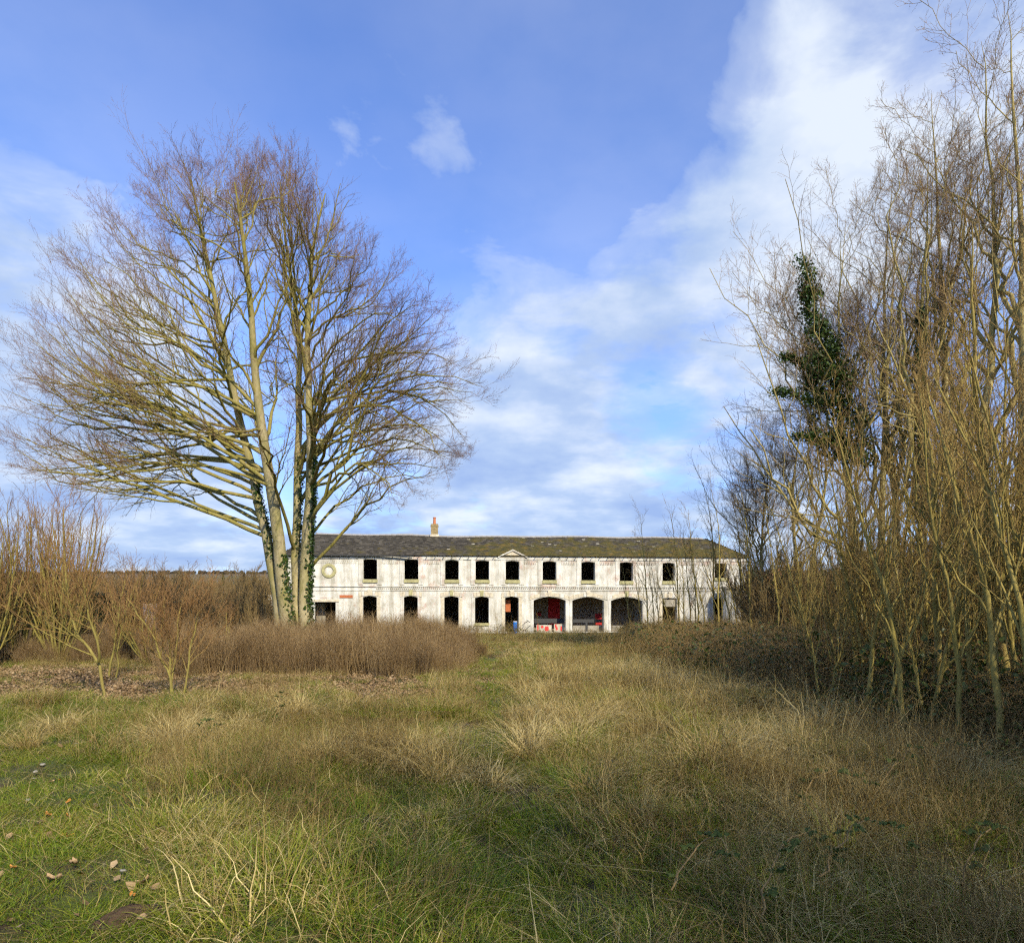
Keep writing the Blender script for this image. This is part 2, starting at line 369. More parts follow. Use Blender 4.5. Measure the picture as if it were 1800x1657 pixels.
def leaf_cloud(name, C, N_, size, mat, rng, hang=.3):
    """pointed folded leaves (6 verts, 4 tris) at C with outward normals N_"""
    n = len(C)
    nn = unit(N_+rng.normal(0, .55, (n, 3)))
    d = rng.normal(0, 1, (n, 3)); d[:, 2] -= hang*2; d = unit(d-(d*nn).sum(1, keepdims=True)*nn)
    sx = np.cross(d, nn); s = (size*rng.uniform(.6, 1.35, n))[:, None]
    pts = np.stack([C-d*s*.5, C-d*s*.12+sx*s*.42+nn*s*.10, C+d*s*.25+sx*s*.27+nn*s*.08, C+d*s*.62, C+d*s*.25-sx*s*.27+nn*s*.08, C-d*s*.12-sx*s*.42+nn*s*.10], 1)
    b0 = (np.arange(n)*6)[:, None]
    q = np.concatenate([b0+np.array([[0, 1, 2, 3]]), b0+np.array([[0, 3, 4, 5]])])
    me = mesh_np(name, pts.reshape(-1, 3), [q], {'tone': np.repeat(rng.random(n), 6)})
    me.materials.append(mat); return me

# ------------------------------------------------------------------ the derelict building
A0 = math.atan2(4.2, 35.3); LEN = 35.55; HT = 5.87; DEP = 8.0; BZ = -1.0
cA, sA = math.cos(A0), math.sin(A0)
house = empty('derelict_building', (-16.7, 50.0, BZ), A0)
tag(house, 'long derelict two-storey white painted brick building with mossy slate roof and empty window openings', 'building')
def S(u): k = (u-HU)/F; return (k*50+16.7)/(cA-k*sA)
def H(v, s): return EYE+(HV-v)/F*(50+s*sA)-BZ
def opening(u0, u1, vt, vb, rise):
    s0, s1 = S(u0), S(u1); sm = (s0+s1)/2
    zt = H(vt, sm); zb = max(H(vb, sm), .06) if vb else .06
    pts = [(s0, zb), (s1, zb)]
    nA = 9
    for k in range(nA): q = k/(nA-1); pts.append((s1+(s0-s1)*q, zt-rise+rise*(1-(2*q-1)**2)))
    return pts, s0, s1, zb, zt
UP = [(638.8, 662.5, 982.5, 1018), (711, 735, 983, 1018), (782.5, 806, 984.3, 1018.7), (836, 859.5, 985, 1018.8), (889, 912.5, 985.6, 1019), (954, 977.5, 986.5, 1019.6),
      (1022, 1045.5, 987.2, 1020), (1089.5, 1112, 988, 1021), (1164.5, 1185.5, 989, 1021), (1256, 1277, 990, 1015.5)]
DN = [(553, 590, 1058, None, 0), (638, 662, 1047.3, None, .08), (710, 734, 1047.5, None, .08), (781, 806, 1048, None, .08), (835, 859, 1048.6, 1095, .08), (888, 911.5, 1048.6, None, .08),
      (938, 994, 1048.8, None, .26), (1006, 1061, 1049.2, None, .26), (1074, 1129, 1049.6, None, .26), (1164.5, 1189.5, 1051, None, .05), (1256, 1280, 1051.5, None, .05)]
holes = [opening(*o, .07) for o in UP]+[opening(*o) for o in DN]
outer = [(0, 0), (LEN, 0), (LEN, HT), (0, HT)]
def pierced(name, outer, holes, y0, y1, mat, parent):
    loops = [[Vector((x, z, 0)) for x, z in outer]]+[[Vector((x, z, 0)) for x, z in h] for h in holes]
    tri = geometry.tessellate_polygon(loops)
    flat = [q for l in loops for q in l]; nV = len(flat)
    mb = MB(); mb.v = [(q.x, y0, q.y) for q in flat]+[(q.x, y1, q.y) for q in flat]
    for a, b_, c in tri:
        A, B_, C = flat[a], flat[b_], flat[c]
        if (B_-A).cross(C-A).z < 0: a, c = c, a
        mb.f.append((a, b_, c)); mb.f.append((a+nV, c+nV, b_+nV))
    o = 0
    for l in loops:
        k = len(l)
        for i in range(k): j = (i+1) % k; mb.f.append((o+i, o+i+nV, o+j+nV, o+j))
        o += k
    return mb.build(name, mat, parent)
pierced('wall', outer, [h[0] for h in holes], 0, .38, M['wall'], house)
MB().box(0, .35, .381, DEP-.35, 0, HT).build('wall', M['wall'], house)
MB().box(LEN-.35, LEN, .381, DEP-.35, 0, HT).build('wall', M['wall'], house)
s2 = S(729)+.45; h2 = H(999, s2)-.0
star = [(s2+1.05+.28*(1+.45*((k*7) % 3-1))*math.cos(2*math.pi*k/11), h2+.16+.26*(1+.4*((k*5) % 3-1))*math.sin(2*math.pi*k/11)) for k in range(11)]
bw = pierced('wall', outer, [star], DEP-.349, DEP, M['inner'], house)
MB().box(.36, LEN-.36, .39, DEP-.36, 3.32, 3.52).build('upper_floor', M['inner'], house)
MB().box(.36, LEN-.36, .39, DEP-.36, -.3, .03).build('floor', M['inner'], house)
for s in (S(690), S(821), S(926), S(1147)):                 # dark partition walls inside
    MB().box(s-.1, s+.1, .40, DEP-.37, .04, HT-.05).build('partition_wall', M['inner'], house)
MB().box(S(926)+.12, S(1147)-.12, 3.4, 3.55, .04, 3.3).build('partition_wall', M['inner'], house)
# piers and panels
for i, (u0, u1, vt, vb) in enumerate(UP):
    s0, s1 = S(u0), S(u1); zt = H(vt, s0); zb = H(vb, s0)
    for (a, b_) in ((s0-.36, s0-.012), (s1+.012, s1+.36)): MB().box(a, b_, -.05, -.001, 3.66, 5.54).build('pier', M['pier'], house)
    MB().prism([(s0-.012, zt-.03), (s0+(s1-s0)*.5, zt+.035), (s1+.012, zt-.03), (s1+.012, zt+.27), (s0-.012, zt+.27)], -.035, -.001).build('brick_lintel', M['red_brick' if i > 2 else 'pier'], house)
    MB().box(s0-.05, s1+.05, -.10, .25, zb-.24, zb+.012).build('window_sill', M['mossy_stone'], house)
ends = [S(545)]+[q for (a, b_, _, _) in UP for q in (S(a)-.40, S(b_)+.40)]+[LEN-.2]
for k in range(0, len(ends), 2):                             # dentilled red brick band in every bay under the eaves
    a, b_ = ends[k], ends[k+1]
    if b_-a < .5: continue
    mb = MB().box(a, b_, -.03, -.001, 5.42, 5.5)
    x = a+.02
    while x < b_-.1: mb.box(x, x+.075, -.045, -.001, 5.24, 5.419); x += .135
    mb.build('brick_band', M['red_brick'] if k > 3 else M['pier'], house)
MB().box(-.02, LEN+.02, -.075, -.001, 5.56, HT-.03).build('cornice', M['wall'], house)
mb = MB().box(-.01, LEN+.01, -.09, -.001, 3.50, 3.58).box(-.01, LEN+.01, -.05, -.001, 3.22, 3.30); x = S(662)
while x < LEN-.2: mb.box(x, x+.075, -.06, -.001, 3.36, 3.499); x += .145
mb.build('string_course', M['pier'], house)
for i, (u0, u1, vt, vb, rise) in enumerate(DN):
    s0, s1 = S(u0), S(u1); zt = H(vt, (s0+s1)/2)
    if i == 0:
        MB().box(s0-.25, s1+.25, -.06, .2, zt+.02, zt+.2).build('lintel', M['stone'], house)
        MB().box(s0+.3, s1-.2, -.03, -.001, zt+.27, zt+.4).build('broken_render', M['red_brick'], house)
        continue
    nA = 8; big = (u1-u0) > 40
    th = .28 if big else .34
    base = [(s0-.3+(s1-s0+.6)*k/nA, zt-rise+.02+(rise+.02)*(1-(2*k/nA-1)**2)) for k in range(nA+1)]
    for k in range(nA):
        if k == nA//2 and not big: pass
        (xa, za), (xb, zb2) = base[k], base[k+1]
        MB().prism([(xa+.006, za), (xb-.006, zb2), (xb-.006, zb2+th), (xa+.006, za+th)], -.04, -.001).build('voussoir', M['stone'] if (k*3+i) % 4 else M['pier'], house)
    sm = (s0+s1)/2
    MB().prism([(sm-.11, zt+.03), (sm+.11, zt+.03), (sm+.15, zt+.48), (sm-.15, zt+.48)], -.085, -.041).build('keystone', M['mossy_stone'] if i in (2, 3, 4, 8) else M['stone'], house)
    if not big:
        for (a, b_) in ((s0-.26, s0-.012), (s1+.012, s1+.26)): MB().box(a, b_, -.035, -.001, .1, zt-rise-.0).build('pier', M['stone'] if i % 2 else M['pier'], house)
    else:
        for (a, b_) in ((s0-.2, s0-.012), (s1+.012, s1+.2)): MB().box(a, b_, -.03, -.001, .1, zt-rise).build('pier', M['wall'], house)
s0, s1 = S(835), S(859); MB().box(s0-.05, s1+.05, -.08, .25, H(1095, s0)-.2, H(1095, s0)+.01).build('window_sill', M['mossy_stone'], house)
M['bare_lintel'] = plain('bare_orange_brick', (.42, .13, .05), .85, .3, 9)
MB().box(S(597), S(620), -.035, -.001, H(1050.5, S(608)), H(1045.5, S(608))).build('bare_brick_lintel', M['bare_lintel'], house)
# stone ring
cs, ch = S(578), H(1003, S(578)); mb = MB(); nR = 40
vs = []
for k in range(nR):
    a = 2*math.pi*k/nR
    for r_, yy in ((.30, -.03), (.34, -.075), (.50, -.075), (.54, -.03)): vs.append((cs+r_*math.cos(a), yy, ch+r_*math.sin(a)))
mb.add(vs, [(k*4+j, k*4+j+1, ((k+1) % nR)*4+j+1, ((k+1) % nR)*4+j) for k in range(nR) for j in range(3)])
mb.build('stone_ring', M['mossy_stone'], house)
# pediment
pm_ = S(901); pb = HT-.14
MB().prism([(pm_-.95, pb), (pm_+.95, pb), (pm_, pb+.50)], -.10, .6).build('pediment', M['stone'], house)
for sg in (-1, 1):
    MB().prism([(pm_+sg*1.12, pb-.02), (pm_+sg*1.12, pb+.09), (pm_, pb+.64), (pm_, pb+.52)][::-sg], -.19, .7).build('raking_cornice', M['wall'], house)
# roof: hipped, slightly sagging
RX0, RX1, RZ = 1.65, 33.8, HT+1.83
def sag(x): return -.07*np.sin(np.clip((x-9)/10, 0, 1)*np.pi)+.03*np.sin(x*.9)
ov = .22
E = [(-ov, -ov), (LEN+ov, -ov), (LEN+ov, DEP+ov), (-ov, DEP+ov)]
nx = 28; mb = MB(); e0 = HT-.02
fr = [(-ov+(LEN+2*ov)*k/nx) for k in range(nx+1)]; rd = [RX0+(RX1-RX0)*k/nx for k in range(nx+1)]
vs = [(x, -ov, e0) for x in fr]+[(x, DEP/2, RZ+sag(x)) for x in rd]+[(x, DEP+ov, e0) for x in fr]
n1_ = nx+1
fs = [(k, k+1, n1_+k+1, n1_+k) for k in range(nx)]+[(n1_+k, n1_+k+1, 2*n1_+k+1, 2*n1_+k) for k in range(nx)]+[(0, n1_, 2*n1_), (nx, 2*n1_+nx, n1_+nx)]
mb.add(vs, fs); M['roof_under'] = plain('roof_boarding', (.06, .05, .04), .9)
roof = mb.build('roof', M['roof_under'], house)
rng = np.random.default_rng(3); sv, sf, st_ = [], [], []
rows = 24
for face in (0, 1):                                         # front slope and right hip end
    for r_ in range(rows):
        q0, q1 = r_/rows, (r_+1.5)/rows
        if face == 0: xa = -ov+(RX0+ov)*q0; xb = LEN+ov+(RX1-LEN-ov)*q0
        else: xa = -ov+(DEP/2+ov)*q0; xb = DEP+ov-(DEP/2+ov)*q0
        x = xa+rng.uniform(0, .12)*(r_ % 2)
        while x < xb-.05:
            w = .255
            x2 = min(x+w-.008, xb)
            if rng.random() > .012:
                j = rng.normal(0, .006, 2); l = rng.uniform(0, .02)
                def pt(xx, q, lift):
                    if face == 0:
                        rr = RX0+(xx-xa)/(xb-xa)*(RX1-RX0) if xb > xa else xx
                        return (xx, -ov+(DEP/2+ov)*q, e0+(RZ-e0+sag(xx)*1.0)*q+lift)
                    return (LEN+ov+(RX1-LEN-ov)*q+lift*.6, xx, e0+(RZ-e0)*q+lift*.7)
                qa = max(q0-l/ (DEP/2), 0); qb = min(q1, 1)
                o = len(sv)
                sv += [pt(x, qa, .030+j[0]), pt(x2, qa, .030+j[1]), pt(x2, qb, .012), pt(x, qb, .012), pt(x, qa, .016+j[0]), pt(x2, qa, .016+j[1])]
                sf += [(o, o+1, o+2, o+3), (o+4, o+5, o+1, o)] if face == 0 else [(o+3, o+2, o+1, o)[::-1], (o, o+1, o+5, o+4)]
                tn = rng.random()*.9
                if rng.random() < (.003 if x < 17 else .012): tn = 1.0
                st_ += [tn]*6
            x += w
slates = obj('slates', mesh_np('slates', sv, [np.array(sf)], {'tone': st_}), M['slate'], house); slates['kind'] = 'stuff'
M['ridge'] = plain('pale_ridge_tile', (.30, .28, .25), .85, .35, 3)
x = RX0
me_r = MB().prism([(-.13, -.07), (0, .05), (.13, -.07), (.10, -.09), (0, .015), (-.10, -.09)], 0, .44).mesh('ridge_tile'); me_r.materials.append(M['ridge'])
while x < RX1-.3:
    o = obj('ridge_tile', me_r, None, house); o.location = (x, DEP/2, RZ+float(sag(x+.2))+.055); o.rotation_euler = (rng.normal(0, .01), 0, R(-90)); x += .45
# gutter, brackets, chimney
mb = MB()
g1 = S(727)
for k in range(20):
    xa, xb = g1*k/20-.1, g1*(k+1)/20-.1; d0 = -.18*max(0, (k-14)/6)**2; d1 = -.18*max(0, (k-13)/6)**2
    mb.add([(xa, -.34, HT-.09+d0), (xb, -.34, HT-.09+d1), (xb, -.23, HT-.09+d1), (xa, -.23, HT-.09+d0), (xa, -.34, HT-.01+d0), (xb, -.34, HT-.01+d1), (xb, -.23, HT-.01+d1), (xa, -.23, HT-.01+d0)],
           [(0, 3, 2, 1), (0, 1, 5, 4), (1, 2, 6, 5), (2, 3, 7, 6), (3, 0, 4, 7)])
mb.build('gutter', M['dark_metal'], house)
me_b = MB().box(-.02, .02, -.33, -.076, -.03, 0).box(-.02, .02, -.33, -.30, 0, .07).mesh('gutter_bracket'); me_b.materials.append(M['dark_metal'])
for k in range(56):
    x = .3+k*.63
    if abs(x-pm_) < 1.2: continue
    o = obj('gutter_bracket', me_b, None, house); o.location = (x, 0, HT-.13)
M['chimney'] = plain('lichened_chimney_brick', (.28, .21, .10), .9, .45, 7, .4)
M['pot'] = plain('orange_clay_pot', (.50, .17, .07), .8, .15, 8)
def local(u, v, y):            # building coordinates of a pixel at depth y behind the facade
    k = (u-HU)/F; s = (k*(50+y*cA)+16.7+y*sA)/(cA-k*sA); Yw = 50+s*sA+y*cA
    return s, EYE+(HV-v)/F*Yw-BZ
c0, zt = local(757.5, 921, 4); c1, _ = local(770, 921, 4); zp = local(763, 909, 4)[1]
mb = MB().box(c0, c1, 3.7, 4.35, RZ-.35, zt).box(c0-.04, c1+.04, 3.66, 4.39, zt-.2, zt-.1); ch_ = mb.build('chimney', M['chimney'], house)
MB().box(c0-.06, c1+.06, 3.64, 4.41, RZ-.1, RZ+.1).build('flashing', M['stone'], ch_)
MB().lathe([(.13, 0), (.115, .1), (.10, zp-zt-.08), (.125, zp-zt-.07), (.125, zp-zt), (.09, zp-zt)], ((c0+c1)/2, 4.0, zt)).build('chimney_pot', M['pot'], ch_)
# things in the openings: low boards with sprayed paint, red painted patches, a lit bit of brick wall
M['board'] = plain('pale_board', (.48, .43, .34), .85, .3, 4)
M['spray'] = plain('sprayed_red_paint', (.62, .045, .04), .6, .15, 9)
M['dark_red'] = plain('dark_red_painted_plaster', (.42, .02, .02), .8, .4, 2.5)
M['black_paint'] = plain('black_spray_line', (.03, .03, .035), .7)
M['grey_board'] = plain('grey_concrete_panel', (.30, .27, .21), .9, .4, 2.5)
def blob(mb, x, z, rx, rz_, y, n=12, wob=.2, seed=0):
    rr = np.random.default_rng(seed)
    pts = [(x+rx*(1+rr.uniform(-wob, wob))*math.cos(2*math.pi*k/n), z+rz_*(1+rr.uniform(-wob, wob))*math.sin(2*math.pi*k/n)) for k in range(n)]
    return mb.prism(pts, y-.006, y)
def panel(u0, u1, vt, y, mat, name='low_board', th=.06, vb=None):
    a, z = local(u0, vt, y); b_, _ = local(u1, vt, y); z0 = .05 if vb is None else local(u0, vb, y)[1]
    return MB().box(a, b_, y, y+th, z0, z).build(name, mat, house)
p1 = panel(943, 969.5, 1098, .5, M['board']); p2 = panel(974, 991.5, 1096.5, .5, M['board'])
for pnl, blobs in ((p1, [(945.5, 1103, 1.3, 6), (953, 1101.5, 2.6, 2.6), (961, 1106, 3.8, 4.6)]), (p2, [(977, 1100, 1.6, 3), (978.5, 1108, 2, 3.4), (986.5, 1105, 1.6, 5)])):
    for k, (u, v, ru, rv) in enumerate(blobs):
        s, z = local(u, v, .5); o = blob(MB(), s, max(z, .3), ru*.0437, rv*.0437, .499, 12, .18, k).build('sprayed_mark', M['spray'], house); o.parent = pnl
panel(1007, 1029, 1099, .6, M['grey_board']); panel(1033, 1060, 1099, .6, M['grey_board']); panel(1075, 1096, 1099, .6, M['grey_board'])
panel(1029.3, 1032.6, 1094, .58, M['dark_metal'], 'post')
panel(939, 993, 1087, 1.2, M['dark_metal'], 'steel_beam', .2, 1095); panel(1007, 1060, 1088, 1.2, M['dark_metal'], 'steel_beam', .2, 1094)
panel(964, 984, 1052, 3.33, M['dark_red'], 'red_painted_patch', .05, 1098); panel(944, 951, 1076, 3.33, M['dark_red'], 'red_painted_patch', .05, 1082)
panel(1046, 1058, 1078, 2.2, M['dark_red'], 'red_painted_patch', .06, 1098); panel(1115, 1129, 1056, 2.0, M['grey_board'], 'plaster_patch', .06)
panel(888.5, 897.5, 1054, .75, M['bare_lintel'], 'brick_stub', .3, 1075)
panel(556, 572, 1060, 1.4, M['grey_board'], 'door_leaf', .06); panel(1167, 1187, 1053, .12, M['grey_board'], 'boarding', .05, 1066)
def stroke(pts_uv, y, w, name, mat, parent):
    mb = MB()
    q = [local(u, v, y) for u, v in pts_uv]
    for (xa, za), (xb, zb_) in zip(q[:-1], q[1:]):
        dx, dz = xb-xa, zb_-za; l = math.hypot(dx, dz); nxx, nz = -dz/l*w, dx/l*w
        mb.prism([(xa-nxx, za-nz), (xb-nxx, zb_-nz), (xb+nxx, zb_+nz), (xa+nxx, za+nz)], y-.007, y)
    return mb.build(name, mat, parent)
for pts in ([(915, 1103), (923, 1094), (927, 1092)], [(926, 1089.5), (932, 1094)], [(932, 1099), (925, 1105), (923, 1110)], [(917, 1105), (921, 1100)]):
    stroke(pts, -.004, .022, 'graffiti_line', M['black_paint'], house)
for pts in ([(1018, 1076), (1022, 1071), (1026, 1077), (1029, 1070), (1033, 1077)], [(1020, 1081), (1030, 1079), (1037, 1082), (1041, 1074)], [(1036, 1070), (1043, 1079)]):
    stroke(pts, 3.395, .03, 'graffiti_line', M['black_paint'], house)
# single-storey annexe at the right end, low wall at the left end
ann = empty('flat_roofed_annexe', (0, 0, 0)); tag(ann, 'low flat-roofed mossy annexe at the right end of the white building, behind saplings', 'annexe')
a = P(1277, 1031, 52.0); b_ = P(1338, 1032, 52.0)
MB().box(a[0], b_[0], 52.0, 53.2, BZ-.2, a[2]-.14).build('wall', wall_mat('stained_annexe_render', .6, 1.3), ann)
MB().box(a[0]-.12, b_[0]+.12, 51.86, 53.3, a[2]-.139, a[2]).build('roof_slab', M['grey_board'], ann)
gw = empty('low_garden_wall', (0, 0, 0)); tag(gw, 'low whitewashed garden wall at the left end of the building, beside the big tree', 'wall')
a = P(471.5, 1045, 50.6); b_ = P(497, 1045, 50.6)
MB().box(a[0], b_[0]+.02, 50.6, 50.95, BZ-.2, a[2]-.06).build('wall', M['wall'], gw); MB().box(a[0]-.04, b_[0]+.0, 50.55, 51.0, a[2]-.059, a[2]).build('coping', M['stone'], gw)
# blue plastic drum in the doorway under the pediment
M['blue'] = plain('blue_plastic', (.02, .17, .55), .4, .1, 5); M['white'] = plain('white_plastic', (.75, .75, .75), .5, .05)
dl = P(905.5, 1112, 51.2); drum = empty('blue_drum', (dl[0], dl[1], BZ+.03)); tag(drum, 'upright blue plastic pipe with a pale cap in the doorway below the pediment', 'pipe')
hh = (1112-1091)/F*51.2
MB().lathe([(.13, 0), (.15, .02), (.15, hh*.45), (.16, hh*.46), (.16, hh*.5), (.15, hh*.51), (.15, hh*.95)], (0, 0, 0), 16).build('body', M['blue'], drum)
MB().lathe([(.16, hh*.951), (.16, hh-.01), (.13, hh)], (0, 0, 0), 16).build('cap', M['white'], drum)

# houses beyond the thicket on the right
M['far_white'] = plain('white_render', (.74, .74, .74), .8, .06, 1); M['far_tile'] = plain('orange_roof_tile', (.42, .17, .09), .85, .2, 3); M['grey_tile'] = plain('grey_roof', (.16, .15, .15), .8, .2, 3)
M['glass'] = plain('dark_window_glass', (.04, .05, .06), .15, .1)
def far_house(u0, u1, ve, vr, Y_, roofmat, label):
    a = P(u0, ve, Y_); b_ = P(u1, ve, Y_); zr = EYE+(HV-vr)/F*Y_; g = float(gz((a[0]+b_[0])/2, Y_))
    w = b_[0]-a[0]; e = empty('far_house', (a[0], Y_, g)); tag(e, label, 'house'); he = a[2]-g; hr = zr-g
    MB().box(0, w, 0, 6, -.5, he).build('wall', M['far_white'], e)
    MB().add([(-.3, -.3, he), (w+.3, -.3, he), (w+.3, 6.3, he), (-.3, 6.3, he), (-.3, 3, hr), (w+.3, 3, hr)], [(0, 1, 5, 4), (2, 3, 4, 5), (0, 4, 3), (1, 2, 5), (3, 2, 1, 0)]).build('roof', roofmat, e)
    for k in range(3):
        x = w*(k+.5)/3
        wn = MB().box(x-.5, x+.5, -.04, -.001, he-1.7, he-.6).build('window', M['glass'], e)
        MB().box(x-.56, x+.56, -.07, -.001, he-1.78, he-1.701).build('sill', M['far_white'], wn)
    MB().box(w*.8, w*.8+.6, 2.7, 3.3, hr-.5, hr+.9).build('chimney', M['far_tile'], e)
far_house(1388, 1462, 1024, 1012, 112, M['grey_tile'], 'white rendered house with grey roof glimpsed through the thicket on the right')
far_house(1352, 1384, 1020, 1006, 128, M['far_tile'], 'distant house with orange tiled roof glimpsed just right of the white building')

# ------------------------------------------------------------------ the big bare tree on the left
rng = np.random.default_rng(21)
TY = 25.0; tb = np.array([P(512, 1110, TY)[0], TY, float(gz(P(512, 1110, TY)[0], TY))])
def stem(pts, dy, r0, r1, K=16):
    Q = np.array([P(u, v, TY+dy*(1-(v-230)/900)) for u, v in pts]); Q[0, 2] = tb[2]-.15
    Q = resample(Q, K, .02, rng); t = np.linspace(0, 1, K)
    Rr = r0*(1-t)**.85*.92+r1; Rr[0] *= 1.35; Rr[1] *= 1.08
    return Q-tb, Rr
ST = [stem([(498, 1150), (494, 1105), (477, 985), (466, 934), (442, 825), (416, 713), (385, 560), (356, 420), (335, 310)], -1.0, .215, .02),
      stem([(512, 1150), (507, 1105), (492, 985), (484, 908), (466, 786), (452, 690), (440, 540), (428, 420), (412, 320)], -3.0, .275, .02),
      stem([(522, 1150), (521, 1105), (520, 985), (524, 882), (523, 804), (527, 700), (522, 560), (502, 420), (492, 320)], 3.5, .19, .02),
      stem([(537, 1150), (536, 1105), (538, 985), (542, 908), (545, 830), (545, 726), (540, 600), (550, 440), (572, 340)], .5, .235, .02)]
big = empty('big_bare_tree', tuple(tb)); tag(big, 'tall multi-stemmed bare tree with olive mossy trunks, left of the white building', 'tree')
for Q, Rr in ST:
    obj('trunk', tube_mesh('trunk', [(Q[None], Rr[None], 12)]), M['big_bark'], big)
OUT = [(5, 838), (8, 690), (40, 575), (70, 490), (140, 400), (180, 335), (260, 272), (330, 236), (405, 256), (500, 258), (560, 290), (610, 345), (650, 400), (705, 455), (770, 505), (800, 590), (832, 655), (868, 690), (855, 745), (805, 820), (735, 885)]
OUT = resample(np.array([(u, v, 0) for u, v in OUT]), 80)[:, :2]
cu, cv = 500, 800
limbs, limr = [], []
nl = 130
for i in range(nl):
    k = math.sqrt(1-(rng.uniform(-1, 1)**2)) if i % 2 else rng.uniform(.9, 1.0)
    o = OUT[int((i*0.618034 % 1)*79.99)]
    dep = math.sqrt(max(0, 1-k*k))*6.8*rng.choice((-1, 1))
    u = cu+(o[0]-cu)*k*rng.uniform(.93, 1.0); v = cv+(o[1]-cv)*k*rng.uniform(.90, .97)
    T = P(u, v, TY+dep)-tb
    if i < 8: T = P(425+12*i, 262+rng.uniform(0, 60), TY+rng.uniform(-2, 2))-tb      # fill the middle of the crown top
    side = T[0]-0.0
    if side > .6 and i % 5 == 1: continue
    si = (0 if rng.random() < .5 else 1) if side < -1.2 else ((3 if rng.random() < .7 else 2) if side > .8 else int(rng.integers(0, 4)))
    Q, Rr = ST[si]
    hd = math.hypot(T[0]-Q[8, 0], T[1]-Q[8, 1])
    za = np.clip(T[2]-hd*rng.uniform(.50, .85), 3.3+6.0*rng.random(), 13.8)
    j = int(np.clip(np.searchsorted(Q[:, 2], za), 1, 14)); A = Q[j]+(Q[j-1]-Q[j])*rng.random()
    d = T-A; L = np.linalg.norm(d); out = unit(np.array([d[0], d[1], 0.]))
    low = T[2] < 7.5
    if side > .8 and T[2] < 12:         # right side: limbs rise, arch over and droop at the tip
        c1 = A+d*.33+np.array([0, 0, .13*L]); c2 = A+d*.7+np.array([0, 0, .14*L])
    else:
        c1 = A+d*.33+np.array([0, 0, (.05 if low else .02)*L])+out*.03*L; c2 = A+d*.7-np.array([0, 0, .035*L])+out*.05*L
    limbs.append(resample(np.array([A, c1+rng.normal(0, .035*L, 3), c2+rng.normal(0, .03*L, 3), T]), 12, .05, rng)); r0 = min(Rr[j]*.45, .0075*L+.014)
    limr.append(r0*(1-np.linspace(0, 1, 12))**.9+.005)
LP = np.array(limbs); LR = np.array(limr)
leaders = np.array([resample(Q[6:], 12) for Q, _ in ST]); leadr = np.array([np.interp(np.linspace(0, 1, 12), np.linspace(0, 1, len(r[6:])), r[6:]) for _, r in ST])
B0 = np.concatenate([LP, leaders]); B0r = np.concatenate([LR, leadr])
B1, B1r = grow(rng, B0, B0r, 12, .28, .99, (20, 40), .38, 7, .10, .14, .10, .6, .0046, .7, 3.4)
B2, B2r = grow(rng, B1, B1r, 8, .22, .98, (22, 46), .42, 5, .05, .14, .14, .6, .0034, .28, 1.5)
B3, B3r = grow(rng, B2, B2r, 5, .2, 1.0, (22, 50), .5, 3, .05, .15, .16, .7, .0027, .16, .7)
obj('crown', tube_mesh('crown', [(LP, LR, 7), (B1, B1r, 4), (B2, B2r, 3), (B3, B3r, 3)]), M['big_bark'], big)
def ivy_on(Q, Rr, z0, z1, n, side, spread, size, rng):
    zz = rng.uniform(z0, z1, n)*1.0; C = np.stack([np.interp(zz, Q[:, 2], Q[:, k]) for k in range(3)], 1); r = np.interp(zz, Q[:, 2], Rr)
    a = side+rng.normal(0, spread, n); N_ = np.stack([np.cos(a), np.sin(a), np.zeros(n)], 1)
    C = C+N_*(r+np.abs(rng.normal(0, .05, n))+.01)[:, None]; return C, N_
cs_ = [ivy_on(*ST[3], .3, 7.6, 1900, -.05, .5, .09, rng), ivy_on(*ST[1], .3, 3.6, 420, -.3, .45, .08, rng), ivy_on(*ST[2], 3.5, 7.5, 380, -.3, .7, .08, rng), ivy_on(*ST[0], 3.4, 6.2, 330, -.3, .8, .08, rng), ivy_on(*ST[2], .0, 1.2, 320, -1.6, .9, .1, rng)]
obj('ivy', leaf_cloud('ivy', np.concatenate([c[0] for c in cs_]), np.concatenate([c[1] for c in cs_]), .085, M['ivy'], rng), None, big)

